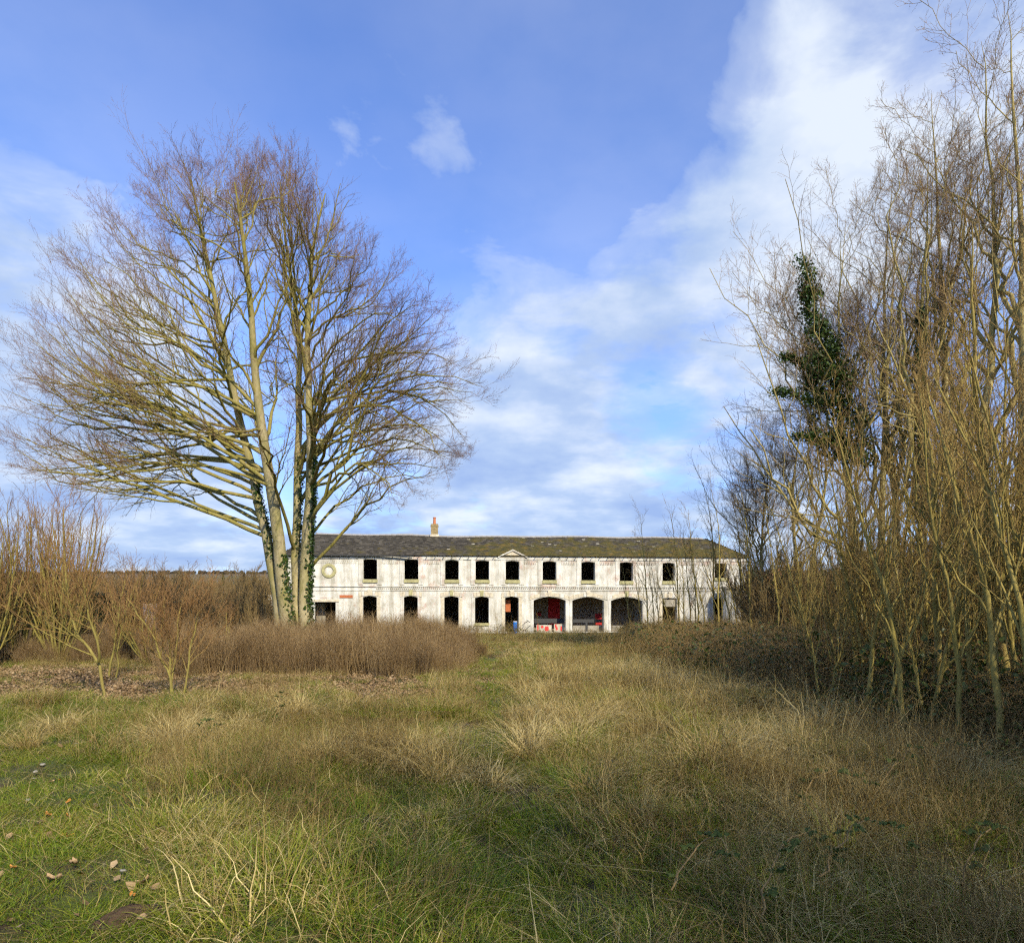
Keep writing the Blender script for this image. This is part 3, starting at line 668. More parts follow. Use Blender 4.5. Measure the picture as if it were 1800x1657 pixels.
# ------------------------------------------------------------------ other trees: prototypes
def make_tall(seed, Ht, r0, spread=1.0, nlimb=40, t0=.22, lmax=5.2):
    rng = np.random.default_rng(seed)
    pts = np.array([(0, 0, -.2), (rng.normal(0, .15), rng.normal(0, .15), Ht*.3), (rng.normal(0, .3), rng.normal(0, .3), Ht*.6), (rng.normal(0, .5), rng.normal(0, .5), Ht)])
    Q = resample(pts, 18, .03, rng); t = np.linspace(0, 1, 18); Rr = r0*(1-t)**1.15+.006; Rr[0] *= 1.3
    fork = grow(rng, Q[None], Rr[None], 3, .3, .6, (14, 24), .62, 14, .35, .12, .05, .72, .012, 3, 12, .08)
    S0 = np.concatenate([resample(Q, 14)[None], fork[0]]); S0r = np.concatenate([np.interp(np.linspace(0, 1, 14), t, Rr)[None], fork[1]])
    l1 = grow(rng, S0, S0r, nlimb//4, t0, 1.0, (32, 58), .36*spread, 9, .12, .22, .08, .5, .012, .8, lmax)
    l2 = grow(rng, l1[0], l1[1], 9, .15, .98, (28, 50), .42, 6, .10, .16, .1, .6, .0065, .4, 2.2)
    l3 = grow(rng, l2[0], l2[1], 6, .15, 1, (30, 55), .50, 4, .08, .14, .14, .65, .0042, .25, 1.0)
    l4 = grow(rng, l3[0], l3[1], 2, .2, 1, (30, 60), .6, 3, .05, .1, .2, .7, .0034, .14, .45)
    tr = tube_mesh('trunk', [(Q[None], Rr[None], 10), (fork[0], fork[1], 8)])
    cr = tube_mesh('crown', [(l1[0], l1[1], 5), (l2[0], l2[1], 4), (l3[0], l3[1], 3), (l4[0], l4[1], 3)])
    tr.materials.append(M['poplar_bark']); cr.materials.append(M['poplar_bark'])
    return [('trunk', tr), ('crown', cr)], Q, Rr
def make_sapling(seed, Ht, r0, lean, nb=16, bark='sapling_bark', wiry=1.0):
    rng = np.random.default_rng(seed)
    a = rng.uniform(-.5, .5)+math.pi
    dx, dy = lean*math.cos(a), lean*math.sin(a)
    pts = np.array([(0, 0, -.15), (dx*.12*Ht, dy*.12*Ht, Ht*.33), (dx*.4*Ht+rng.normal(0, .08), dy*.4*Ht+rng.normal(0, .08), Ht*.68), (dx*.75*Ht, dy*.75*Ht, Ht)])
    Q = resample(pts, 14, .02, rng); t = np.linspace(0, 1, 14); Rr = r0*(1-t)**.95+.004
    l1 = grow(rng, Q[None], Rr[None], int(nb*.85), .24, .97, (22, 48), .34*wiry, 7, .24, .16, .10, .55, .006, .5, 3)
    l2 = grow(rng, l1[0], l1[1], 5, .12, .98, (25, 52), .42, 4, .14, .12, .12, .65, .0040, .22, 1.3)
    l3 = grow(rng, l2[0], l2[1], 4, .2, 1, (25, 55), .5, 3, .1, .12, .16, .7, .0030, .12, .6)
    tr = tube_mesh('trunk', [(Q[None], Rr[None], 8)]); cr = tube_mesh('crown', [(l1[0], l1[1], 4), (l2[0], l2[1], 3), (l3[0], l3[1], 3)])
    tr.materials.append(M[bark]); cr.materials.append(M[bark])
    return [('trunk', tr), ('crown', cr)]
def make_bush(seed, Ht, nst, r0, spread, bark, dense=6, tw=.0036):
    rng = np.random.default_rng(seed)
    stems = []
    for k in range(nst):
        a = rng.uniform(0, 2*math.pi); sp_ = spread*math.sqrt(rng.random()); h = Ht*rng.uniform(.65, 1.0)
        b0 = np.array([.22*math.cos(a)*rng.random()*spread, .22*math.sin(a)*rng.random()*spread, -.1])
        e = b0+np.array([math.cos(a)*sp_*Ht*.42, math.sin(a)*sp_*Ht*.42, h])
        stems.append(resample(np.array([b0, b0*.6+e*.4+np.array([math.cos(a), math.sin(a), 0])*.06*Ht*sp_+np.array([0, 0, -.03*Ht]), e]), 9, .02, rng))
    SP = np.array(stems); SR = r0*rng.uniform(.6, 1.1, (nst, 1))*(1-np.linspace(0, 1, 9))[None]**.8+.005
    l2 = grow(rng, SP, SR, dense+2, .2, .98, (16, 42), .34, 5, .25, .16, .1, .6, tw*1.3, .3, 1.6)
    l3 = grow(rng, l2[0], l2[1], dense, .15, 1, (18, 45), .5, 3, .2, .14, .12, .7, tw, .18, .9)
    tr = tube_mesh('stems', [(SP, SR, 6)]); cr = tube_mesh('crown', [(l2[0], l2[1], 3), (l3[0], l3[1], 3)])
    tr.materials.append(M[bark]); cr.materials.append(M[bark])
    return [('stems', tr), ('crown', cr)]
TALL = [make_tall(100+k, h, r, s) for k, (h, r, s) in enumerate([(16.5, .17, 1.05), (18, .19, .95), (15, .15, 1.1), (19, .21, .9)])]
TALL.append(make_tall(140, 14.5, .17, 1.6, 112, .20, 7.0))
G_T = 'tall bare trees behind the thicket'
tall_spots = [  # u at base, Y, proto, scale, rot, label
    (1520, 22.5, 4, .97, .4, 'bare tree thickly clad in dark ivy, leftmost of the tall trees on the right'),
    (1568, 23.5, 0, .98, 1.9, 'tall bare tree just right of the ivy-clad tree'),
    (1622, 21.0, 1, .86, 3.1, 'tall bare tree with ivy on its lower trunk, second right of the ivy-clad tree'),
    (1675, 22.0, 3, .95, 4.4, 'tall bare tree with straight pale trunk, third right of the ivy-clad tree'),
    (1735, 20.0, 1, 1.02, 5.6, 'tallest thick-trunked bare tree near the right edge of the picture'),
    (1812, 19.0, 3, 1.0, 2.5, 'tall bare tree cut by the right edge of the picture'),
    (1440, 28.0, 2, .80, 1.1, 'smaller bare tree behind and left of the ivy-clad tree'),
    (1395, 31.0, 0, .74, 3.6, 'lowest bare tree at the left end of the tall trees, right of the building'),
    (1335, 27.0, 4, .58, 2.6, 'low wide-crowned bare tree at the left end of the thicket'),
    (1540, 27.5, 3, .90, .9, 'tall bare tree standing behind the ivy-clad tree')]
for i, (u, Y_, k, s, rz_, lb) in enumerate(tall_spots):
    x = (u-HU)/F*Y_; e = link_tree('tall_bare_tree', (x, Y_, float(gz(x, Y_))), TALL[k][0], lb, 'tree', G_T, rz_, s)
    if i in (0, 2):
        rr = np.random.default_rng(50+i); _, Q, Rr = TALL[k]
        if i == 0:
            nc_ = 105; zc_ = 6.6+7.0*rr.beta(1.1, 1.35, nc_); wdt = np.interp(zc_, [6.5, 8, 9.5, 11.5, 13.5], [.95, 1.0, .75, .38, .08])
            a = rr.uniform(0, 2*math.pi, nc_); rad_ = wdt*np.sqrt(rr.random(nc_)); ca, sa = math.cos(-rz_), math.sin(-rz_); lx = -.21*(zc_-7.6)
            cc = np.stack([np.interp(zc_, Q[:, 2], Q[:, 0])+rad_*np.cos(a)+ca*lx, np.interp(zc_, Q[:, 2], Q[:, 1])+rad_*np.sin(a)+sa*lx, zc_], 1)
            w_ = rr.integers(0, nc_, 12000); off = rr.normal(0, .155, (12000, 3)); C = cc[w_]+off; N_ = off*5+np.array([0, 0, .4])
            for (z0, dx, dz, m_) in ((9.5, -2.5, .75, 1300), (8.7, -2.8, .35, 1100), (7.6, -2.2, -.1, 900), (10.2, .8, .5, 200)):   # ivy along side limbs
                t_ = rr.random(m_)**.8; px_ = -.3+dx*t_+rr.normal(0, .10, m_); wy = rr.normal(0, .16, m_)*(1-t_*.6)
                C2 = np.stack([ca*px_-sa*wy, sa*px_+ca*wy, z0+dz*t_+.12*np.sin(t_*9)+rr.normal(0, .13, m_)*(1.15-t_*.6)], 1)
                C = np.concatenate([C, C2]); N_ = np.concatenate([N_, rr.normal(0, 1, (m_, 3))+np.array([0, 0, .6])])
        else:
            C, N_ = ivy_on(Q, Rr*1.7, 5.0, 12.5, 6000, 0, 9, .1, rr)
        obj('ivy', leaf_cloud('ivy', C, N_, .08, M['ivy'], rr), None, e)
for j, (x, Y_, k, s) in enumerate([(8.0, -9.5, 4, .8), (10.0, -4.0, 4, .66), (6.5, -7.5, 4, .55), (9.0, -.5, 0, .5), (21.5, 25, 0, .95), (19, 33, 2, 1.0), (23.5, 36, 0, 1.0), (26, 42, 3, .85), (29, 30, 1, .9)]):
    link_tree('tall_bare_tree', (x, Y_, float(gz(x, Y_))), TALL[k][0], 'tall bare tree in the wood beyond the right edge of the thicket', 'tree', 'further trees of the wood on the right', j*1.3, s)
# behind the building
for u, Y_, s, rz_, lb in [(690, 66, .50, .3, 'reddish bare tree top showing behind the roof, left of the chimney'), (1000, 66, .40, 2, 'small bare tree top showing above the middle of the roof')]:
    x = (u-HU)/F*Y_; link_tree('bare_tree', (x, Y_, float(gz(x, Y_))-.0), TALL[2 if u < 800 else 0][0], lb, 'tree', None, rz_, s)

# saplings of the thicket
SAP = [make_sapling(200+k, h, r, l, n_, 'sapling_bark', w) for k, (h, r, l, n_, w) in enumerate([(6.4, .05, .10, 18, .9), (7.2, .075, .16, 20, .8), (5.6, .045, .24, 18, 1), (8.2, .085, .08, 22, .8), (6.8, .055, .34, 18, .9), (5.0, .036, .05, 16, 1.1), (7.6, .062, .22, 20, .85)])]
SAPH = [6.4, 7.2, 5.6, 8.2, 6.8, 5.0, 7.6]
THIN = [make_sapling(240+k, h, r, l, 16, 'sapling_bark', .8) for k, (h, r, l) in enumerate([(6.5, .045, .16), (7.5, .05, .10), (5.6, .04, .22)])]
rng = np.random.default_rng(77)
def bx(y): return np.interp(y, [4, 7, 10, 13.6, 18, 30, 50], [5.0, 4.7, 4.3, 3.7, 2.4, 4.4, 7.2])
k = 0; tries = 0
while k < 175 and tries < 4000:
    tries += 1
    y = rng.uniform(3.5, 20)**1.0; x = bx(y)+.35+(.80*y+4.4-bx(y))*rng.random()**1.25
    if x < bx(y)+.35 or x/y < .37 or (x/y < .45 and rng.random() < .6): continue
    pk = int(rng.integers(0, len(SAP))); vt = np.interp(HU+F*x/y, [1330, 1450, 1560, 1650, 1740, 1830], [950, 880, 790, 710, 620, 460])
    sc_ = float(np.clip((EYE-gz(x, y)+(HV-vt)/F*y)/SAPH[pk]*rng.uniform(.62, 1.06), .3, 1.15))
    link_tree('thicket_sapling', (x, y, float(gz(x, y))), SAP[pk], 'slender olive-barked bare sapling in the dense thicket on the right', 'sapling', 'saplings of the thicket on the right', rng.normal(0, .6) if rng.random() < .62 else rng.uniform(0, 6.28), sc_).rotation_euler.rotate_axis('X', rng.normal(0, .09))
    k += 1
sap_front = [(1592, 1300, 4, .62, 'slanting sapling forking to the left at the front of the thicket'), (1652, 1268, 1, .68, 'pale upright sapling at the front edge of the thicket, right of the slanting one'),
             (1505, 1235, 6, .55, 'left-leaning sapling at the front left corner of the thicket'), (1745, 1290, 3, .78, 'thick pale sapling near the right edge of the picture'), (1425, 1190, 4, .6, 'strongly left-leaning sapling at the left end of the thicket')]
for u, v, pk, s, lb in sap_front:
    Y_ = EYE*F/(v-HV)*1.02; x = (u-HU)/F*Y_; link_tree('thicket_sapling', (x, Y_, float(gz(x, Y_))), SAP[pk], lb, 'sapling', 'front saplings of the thicket', 0.1, s)
for j, (u, v, Y_, s) in enumerate([(1108, 1128, 33, .62), (1140, 1135, 30, .8), (1178, 1128, 29, .75), (1230, 1140, 26, .85), (1258, 1120, 30, .98), (1285, 1125, 28, .9), (1215, 1118, 34, .9), (1322, 1135, 25, .9), (1345, 1130, 27, 1.0), (1372, 1140, 23, .85), (1306, 1120, 33, 1), (1400, 1130, 25, .95), (1160, 1115, 37, .75), (1195, 1120, 36, .95), (1240, 1120, 38, 1.05), (1272, 1120, 36, 1.0), (1225, 1130, 31, .7), (1296, 1120, 38, 1.1), (1330, 1120, 37, 1.1), (1205, 1130, 27, .62), (1150, 1130, 35, .9), (1128, 1125, 40, .8), (1265, 1130, 24, .8), (950, 1118, 44, .3), (875, 1120, 46, .3)]):
    x = (u-HU)/F*Y_
    link_tree('thin_sapling', (x, Y_, float(gz(x, Y_))), THIN[j % 3], {950: 'small sapling rising in front of the first arch of the building', 875: 'small sapling rising left of the doorway under the pediment'}.get(u, 'thin pale bare sapling standing in front of the right end of the white building'), 'sapling', 'thin saplings in front of the building', rng.normal(0, .4), s)

COP = [make_bush(320+k, 3.4, 13, .022, 1.15, 'sapling_bark', 6, .0032) for k in range(3)]
for j in range(22):
    y = rng.uniform(11, 24); x = rng.uniform(max(bx(y)+.8, .40*y), .82*y+.5)
    link_tree('coppice_clump', (x, y, float(gz(x, y))), COP[j % 3], 'low many-stemmed golden-brown coppice clump among the saplings on the right', 'shrub', 'coppice clumps in the thicket on the right', rng.uniform(0, 6.28), rng.uniform(.7, 1.15))
# bushes left
BUSH = [make_bush(300, 4.4, 26, .028, .7, 'shrub_bark', 7, .003), make_bush(301, 3.2, 12, .03, 1.0, 'shrub_bark', 7), make_bush(302, 3.6, 20, .03, .8, 'far_bark', 7, .006)]
for u, Y_, s, pk, lb in [(35, 21, 1.16, 0, 'tall coppiced shrub with upright red-tipped stems at the left edge'), (105, 20.5, 1.12, 0, 'tall red-tipped coppiced shrub, right neighbour of the one at the left edge'), (-30, 19, 1.0, 0, 'coppiced shrub cut by the left edge of the picture'),
                         (205, 22, .95, 1, 'loose olive shrub between the red-tipped shrubs and the big tree'), (265, 20, .85, 1, 'loose spreading shrub behind the forked olive bush')]:
    x = (u-HU)/F*Y_; link_tree('bare_shrub', (x, Y_, float(gz(x, Y_))), BUSH[pk], lb, 'shrub', 'bare shrubs on the left', u*.7, s)
def traced(name, label, stems_uv, Y_, r0, seed, nb=10, cat='shrub'):
    rng = np.random.default_rng(seed)
    b0 = P(*stems_uv[0][0], Y_); b0[2] = float(gz(b0[0], Y_))
    e = empty(name, tuple(b0)); tag(e, label, cat)
    SP, SR = [], []
    for st in stems_uv:
        dy = rng.uniform(-.5, .5)
        Q = np.array([P(u, v, Y_+dy*i/len(st)) for i, (u, v) in enumerate(st)]); Q[0, 2] = min(Q[0, 2], b0[2]-.05) if st is stems_uv[0] or abs(st[0][1]-stems_uv[0][0][1]) < 30 else Q[0, 2]
        Q = resample(Q, 12, .012, rng)-b0; SP.append(Q); SR.append(r0*(.8 if st is not stems_uv[0] else 1)*(1-np.linspace(0, 1, 12))**.7+.006)
    SP = np.array(SP); SR = np.array(SR)
    for q, r_ in zip(SP, SR): obj('stem', tube_mesh('stem', [(q[None], r_[None], 8)]), M['shrub_bark'], e)
    l1 = grow(rng, SP, SR, nb, .22, .98, (25, 55), .50, 6, .16, .15, .12, .6, .005, .5, 1.8)
    l2 = grow(rng, l1[0], l1[1], 8, .15, 1, (25, 50), .55, 4, .12, .14, .14, .65, .0036, .25, .9)
    l3 = grow(rng, l2[0], l2[1], 3, .2, 1, (25, 50), .5, 3, .1, .1, .15, .7, .0025, .1, .4)
    obj('crown', tube_mesh('crown', [(l1[0], l1[1], 4), (l2[0], l2[1], 3), (l3[0], l3[1], 3)]), M['shrub_bark'], e)
traced('leaning_shrub', 'crooked olive young tree leaning left then rising, in front of the scrub at left', [[(186, 1222), (182, 1205), (170, 1160), (131, 1104), (121, 1053), (115, 987), (112, 890)], [(172, 1163), (176, 1145), (160, 1090), (150, 1050), (141, 1010)]], 11.9, .022, 5, 16)
traced('forked_shrub', 'forked multi-stemmed olive bush standing in the leaf litter at left', [[(301, 1230), (297, 1190), (280, 1150), (262, 1105), (240, 1075), (222, 1050)], [(302, 1230), (303, 1180), (310, 1130), (313, 1090), (322, 1045)], [(304, 1230), (300, 1180), (298, 1130), (285, 1080), (290, 1040)], [(324, 1212), (333, 1150), (345, 1095), (350, 1075), (368, 1052)]], 11.6, .015, 6, 13)
traced('twin_stem_shrub', 'small shrub with two thin stems between the leaning and the forked bushes', [[(192, 1158), (205, 1100), (212, 1060), (225, 1000)], [(203, 1155), (214, 1105), (222, 1075), (240, 1020)]], 15.5, .02, 8, 10)
traced('young_shrub', 'small green-stemmed shrub beside the big tree, above the brown scrub', [[(396, 1120), (398, 1092), (397, 1075)], [(398, 1118), (404, 1095), (408, 1085)]], 22, .03, 9, 6)

# ------------------------------------------------------------------ scattered ground cover (geometry nodes on points)
def scatter(name, pts, protos, label, scl, idx=None, rz=None, tilt=0.12, rng=RNG):
    n_ = len(pts)
    col = bpy.data.collections.new(name+'_kinds')
    for i, me in enumerate(protos):
        o = bpy.data.objects.new(f'{name}_kind_{i:02d}', me); col.objects.link(o)
    rot = np.stack([rng.normal(0, tilt, n_), rng.normal(0, tilt, n_), rng.uniform(0, 6.283, n_) if rz is None else rz], 1)
    me = mesh_np(name, pts, [], {'rot': rot, 'scl': scl})
    at = me.attributes.new('kid', 'INT', 'POINT'); at.data.foreach_set('value', (rng.integers(0, len(protos), n_) if idx is None else idx).astype(np.int32))
    o = obj(name, me); tag(o, label, kind='stuff')
    g = bpy.data.node_groups.new(name, 'GeometryNodeTree')
    g.interface.new_socket('Geometry', in_out='INPUT', socket_type='NodeSocketGeometry'); g.interface.new_socket('Geometry', in_out='OUTPUT', socket_type='NodeSocketGeometry')
    gi = g.nodes.new('NodeGroupInput'); go = g.nodes.new('NodeGroupOutput')
    ci = g.nodes.new('GeometryNodeCollectionInfo'); ci.inputs['Collection'].default_value = col; ci.inputs['Separate Children'].default_value = True; ci.inputs['Reset Children'].default_value = True
    ip = g.nodes.new('GeometryNodeInstanceOnPoints'); ip.inputs['Pick Instance'].default_value = True
    def attr(nm, ty):
        a_ = g.nodes.new('GeometryNodeInputNamedAttribute'); a_.data_type = ty; a_.inputs['Name'].default_value = nm
        return [q for q in a_.outputs if q.enabled and q.name == 'Attribute'][0]
    e2r = g.nodes.new('FunctionNodeEulerToRotation'); g.links.new(attr('rot', 'FLOAT_VECTOR'), e2r.inputs[0])
    g.links.new(gi.outputs[0], ip.inputs['Points']); g.links.new(ci.outputs[0], ip.inputs['Instance'])
    g.links.new(attr('kid', 'INT'), ip.inputs['Instance Index']); g.links.new(e2r.outputs[0], ip.inputs['Rotation']); g.links.new(attr('scl', 'FLOAT'), ip.inputs['Scale'])
    g.links.new(ip.outputs[0], go.inputs[0])
    md = o.modifiers.new('scatter', 'NODES'); md.node_group = g
    return o
def blades(seed, n_, rad, h, w, lean, droop, K=5, mat=None, tone=(0, 1), comb=None):
    """n_ flat tapering blades in one tuft"""
    rng = np.random.default_rng(seed)
    a = rng.uniform(0, 6.283, n_); r = rad*np.sqrt(rng.random(n_)); b0 = np.stack([r*np.cos(a), r*np.sin(a), -.02+0*a], 1)
    da = a+rng.normal(0, .9, n_) if comb is None else comb+rng.normal(0, .5, n_)
    d = np.stack([np.cos(da), np.sin(da), 0*da], 1); hh = rng.uniform(*h, n_)[:, None, None]; ln = np.abs(rng.normal(lean, lean*.5, n_))[:, None, None]; dr = np.clip(rng.normal(droop, droop*.5+.02, n_), 0, 1.2)[:, None, None]
    s = np.linspace(0, 1, K)[None, :, None]
    C = b0[:, None, :]+hh*(d[:, None, :]*(ln*s+dr*.8*s*s)+np.array([0, 0, 1.])*(s-dr*.62*s*s*s))
    C[:, 1:] += np.cumsum(rng.normal(0, .035, (n_, K-1, 3)), 1)*hh
    fa = rng.uniform(0, 6.283, n_); side = np.stack([np.cos(fa), np.sin(fa), 0*fa], 1)[:, None, :]
    ww = (rng.uniform(.6, 1.3, n_)*w)[:, None, None]*(1-.85*s**1.6)
    V = np.stack([C-side*ww, C+side*ww], 2).reshape(-1, 3)
    b_ = (np.arange(n_)*K*2)[:, None]+(np.arange(K-1)*2)[None, :]
    q = np.stack([b_, b_+1, b_+3, b_+2], -1).reshape(-1, 4)
    me = mesh_np('tuft', V, [q], {'tone': np.repeat(rng.uniform(*tone, n_), K*2)})
    if mat: me.materials.append(mat)
    return me
def stems(seed, n_, rad, h, w, twigs, mat, spread=.25, tl=.25):
    """upright dead stems with side twigs, one tuft"""
    rng = np.random.default_rng(seed)
    def strip(p0, p1, bend, w0, K=4):
        s = np.linspace(0, 1, K)[None, :, None]
        C = p0[:, None]*(1-s)+p1[:, None]*s+bend[:, None]*(s*(1-s)*4)
        fa = rng.uniform(0, 6.283, len(p0)); sd_ = np.stack([np.cos(fa), np.sin(fa), 0*fa], 1)[:, None]
        ww = w0*(1-.7*s)
        V = np.stack([C-sd_*ww, C+sd_*ww], 2).reshape(-1, 3); b_ = (np.arange(len(p0))*K*2)[:, None]+(np.arange(K-1)*2)[None]
        return V, np.stack([b_, b_+1, b_+3, b_+2], -1).reshape(-1, 4)
    a = rng.uniform(0, 6.283, n_); r = rad*np.sqrt(rng.random(n_)); p0 = np.stack([r*np.cos(a), r*np.sin(a), -.03+0*a], 1)
    hh = rng.uniform(*h, n_); o = rng.normal(0, spread, (n_, 3))*hh[:, None]; p1 = p0+o; p1[:, 2] = hh
    V1, F1 = strip(p0, p1, rng.normal(0, .03, (n_, 3)), w)
    par = np.repeat(np.arange(n_), twigs); t = rng.uniform(.25, .98, len(par))[:, None]
    q0 = p0[par]*(1-t)+p1[par]*t; l = hh[par][:, None]*tl*rng.uniform(.5, 1.3, (len(par), 1))*(1.15-t*.6)
    d = rng.normal(0, .55, (len(par), 3)); d[:, 2] = rng.uniform(.5, 1.1, len(par)); q1 = q0+unit(d)*l
    V2, F2 = strip(q0, q1, rng.normal(0, .02, (len(par), 3)), w*.7, 3)
    tn = rng.random(n_)
    me = mesh_np('tuft', np.concatenate([V1, V2]), [np.concatenate([F1, F2+len(V1)])], {'tone': np.concatenate([np.repeat(tn, 8), np.repeat(tn[par], 6)])})
    
    if mat: me.materials.append(mat)
    return me
rng = np.random.default_rng(11)
def sample(n_, y0, y1, half=.80, power=1.0, xpad=.6):
    """points spread over the visible wedge of ground, thinner with distance"""
    y = (y0**(2-power)+(y1**(2-power)-y0**(2-power))*rng.random(n_))**(1/(2-power)) if power != 2 else y0*(y1/y0)**rng.random(n_)
    x = rng.uniform(-1, 1, n_)*(half*y+xpad); return x, y
def zone(x, y):
    """weights of the ground cover at x, y"""
    u = HU+F*x/y; v = HV+F*(EYE)/y
    nz = fbm(x*.8+40, y*.8+11, 4)
    lawn = sstep(-.15, .35, (-1.62-.66*(y-3.6)+(nz-.5)*1.6) - x)*(1-sstep(7.2, 9.0, y))      # bottom-left mown corner
    lawn = np.where((x < -1.0) & (y < 9.2), lawn, 0)
    pth = np.exp(-((x-path_x(y)-(nz-.5)*.7)/.50)**2)*(1-sstep(24, 34, y))
    litter = sstep(10.2, 12.4, y+(nz-.5)*3)*(1-sstep(17.5, 20.5, y))*sstep(.6, -1.6, x+(nz-.5)*3)
    scr = sstep(0, .9, y-(15.2+4.0*sstep(-7.5, -10.5, x))+(nz-.5)*1.6)*(1-sstep(29, 31, y))*sstep(-.9, -2.0, x+.00*y+(nz-.5)*1.2)
    brm = sstep(-.5, .6, x-bx(y)+(nz-.5)*1.6)
    return lawn, pth, litter, scr, brm
# turf, green grass, dry grass and dead weeds grow mixed: half-metre patches of each mixture
GM = [M['green_grass'], M['dry_grass'], M['weed'], M['lawn']]
def mixed(seed, green=0, dry=0, weed=0, tall=0, lawn=0, comb=None, r=.42):
    parts = []
    if green: parts.append((blades(seed, green, r, (.07, .24), .0031, .45, .75, 5), 0))
    if dry: parts += [(blades(seed+1, dry//2, r, (.10, .30), .0031, .6, 1.0, 6), 1), (blades(seed+2, dry//3, r, (.15, .36), .0033, .7, 1.0, 6, comb=comb if comb is not None else seed*1.7), 1), (blades(seed+3, dry//14, r, (.25, .52), .0018, .3, .45, 5, tone=(.3, 1)), 1)]
    if weed: parts.append((stems(seed+4, weed, r, (.20, .62), .0019, 6, None, .2, .3), 2))
    if tall: parts.append((blades(seed+5, tall, r, (.4, .85), .0018, .18, .25, 5, tone=(.45, 1)), 1))
    if lawn: parts += [(blades(seed+6, lawn, r, (.015, .065), .0021, .6, .6, 4), 3), (blades(seed+7, lawn//5, r, (.05, .13), .0022, .6, .7, 4), 0), (blades(seed+8, lawn//14, r, (.05, .16), .0018, 1.6, .6, 4), 1)]
    V, Fs, T_, Mi = [], [], [], []; o = 0
    for me, mi in parts:
        v = np.empty(len(me.vertices)*3, np.float32); me.vertices.foreach_get('co', v); f = np.empty(len(me.loops), np.int32); me.loops.foreach_get('vertex_index', f)
        t = np.empty(len(me.vertices), np.float32); me.attributes['tone'].data.foreach_get('value', t)
        V.append(v.reshape(-1, 3)); Fs.append(f.reshape(-1, 4)+o); T_.append(t); Mi.append(np.full(len(f)//4, mi, np.int32)); o += len(t); bpy.data.meshes.remove(me)
    me = mesh_np('patch', np.concatenate(V), [np.concatenate(Fs)], {'tone': np.concatenate(T_)})
    for m_ in GM: me.materials.append(m_)
    me.polygons.foreach_set('material_index', np.concatenate(Mi)); return me
PATCH = ([mixed(4000+20*k, green=210, dry=280, weed=6, comb=k*1.6) for k in range(4)]            # 0-3 dry
         + [mixed(4100+20*k, green=420, dry=120, weed=3) for k in range(3)]                        # 4-6 green
         + [mixed(4200+20*k, green=190, dry=120, weed=75) for k in range(3)]                       # 7-9 weedy
         + [mixed(4300+20*k, green=190, dry=330, tall=28) for k in range(3)])                      # 10-12 tall bleached
TURF = [mixed(4400+20*k, lawn=1300) for k in range(3)]
def jgrid(y0, y1, step0, grow_, half=.80, pad=.8):
    """jittered rows of points whose spacing grows with distance"""
    xs_, ys_ = [], []; y = y0
    while y < y1:
        st = step0*(1+grow_*(y-y0)); w = half*y+pad; k = int(2*w/st)+1
        xs_.append(-w+2*w*(np.arange(k)+rng.random(k))/k); ys_.append(y+st*rng.uniform(-.5, .5, k)); y += st*.9
    return np.concatenate(xs_), np.concatenate(ys_)
x, y = jgrid(2.6, 22, .40, .03); lw, pt_, li, sc_, br_ = zone(x, y); keep = rng.random(len(x)) < np.maximum(np.maximum(lw*1.2, (pt_ > .4)*.9), .42*(1-li)*(1-sc_)*(1-br_)); x, y = x[keep], y[keep]
scatter('short_turf', np.stack([x, y, gz(x, y)], 1), TURF, 'short bright green mossy turf in the near left corner and along the trodden path', rng.uniform(.8, 1.25, len(x))*(1+.5*(1-np.clip(zone(x, y)[0]+zone(x, y)[1], 0, 1))), tilt=.06)
x, y = jgrid(2.5, 49, .42, .02); lw, pt_, li, sc_, br_ = zone(x, y); g = fbm(x*.5+7, y*.5+3, 4); g2 = fbm(x*.42+20, y*.42+90, 4)
keep = rng.random(len(x)) < (1-.985*np.clip(lw*1.6, 0, 1))*(1-.80*pt_)*(1-.5*li)*(1-.97*sc_)*(1-.3*br_); x, y, g, g2 = x[keep], y[keep], g[keep], g2[keep]
lw, pt_, li, sc_, br_ = zone(x, y)
hot = np.exp(-((x-2.2-(y-9)*.12)/2.0)**2)*sstep(5.5, 8, y)*(1-sstep(15, 22, y))
n_ = len(x); kid = rng.integers(0, 4, n_); q = rng.random(n_)
kid = np.where(q < np.clip(.30+3.8*(g-.47)+.5*pt_, .08, .9), rng.integers(4, 7, n_), kid)
kid = np.where(rng.random(n_) < np.clip(.05+3.2*(g2-.5)+.20*sstep(1.0, -1.5, x)*sstep(3.6, 6, y)-.5*hot, .02, .7), rng.integers(7, 10, n_), kid)
kid = np.where(rng.random(n_) < .75*hot, rng.integers(10, 13, n_), kid)
scatter('meadow_grass', np.stack([x, y, gz(x, y)], 1), PATCH, 'matted green and bleached dry meadow grass with dead weed stems across the field', rng.uniform(.58, 1.02, n_)*(1-.5*pt_)*(1-.35*li)*(.45+1.15*fbm(x*1.3, y*1.3, 3)), kid, tilt=.10)
TUSS = [blades(4600+k, 240, .13, (.26, .58), .0030, .45, 1.05, 7, M['dry_grass'], (.35, 1)) for k in range(3)]+[blades(4610+k, 230, .12, (.2, .42), .0030, .5, .95, 6, M['green_grass'], (.2, 1)) for k in range(2)]
x, y = sample(2600, 4.2, 30, power=1.3); lw, pt_, li, sc_, br_ = zone(x, y); g = fbm(x*.7+51, y*.7+8, 3)
hot = np.exp(-((x-2.2-(y-9)*.12)/2.2)**2)*sstep(5.0, 7.5, y)*(1-sstep(16, 24, y))
keep = rng.random(len(x)) < np.clip(2.8*(g-.47)+.10+.45*hot, 0, .9)*(1-lw)*(1-pt_)*(1-li)*(1-sc_)*(1-.8*br_); x, y, hot = x[keep], y[keep], hot[keep]
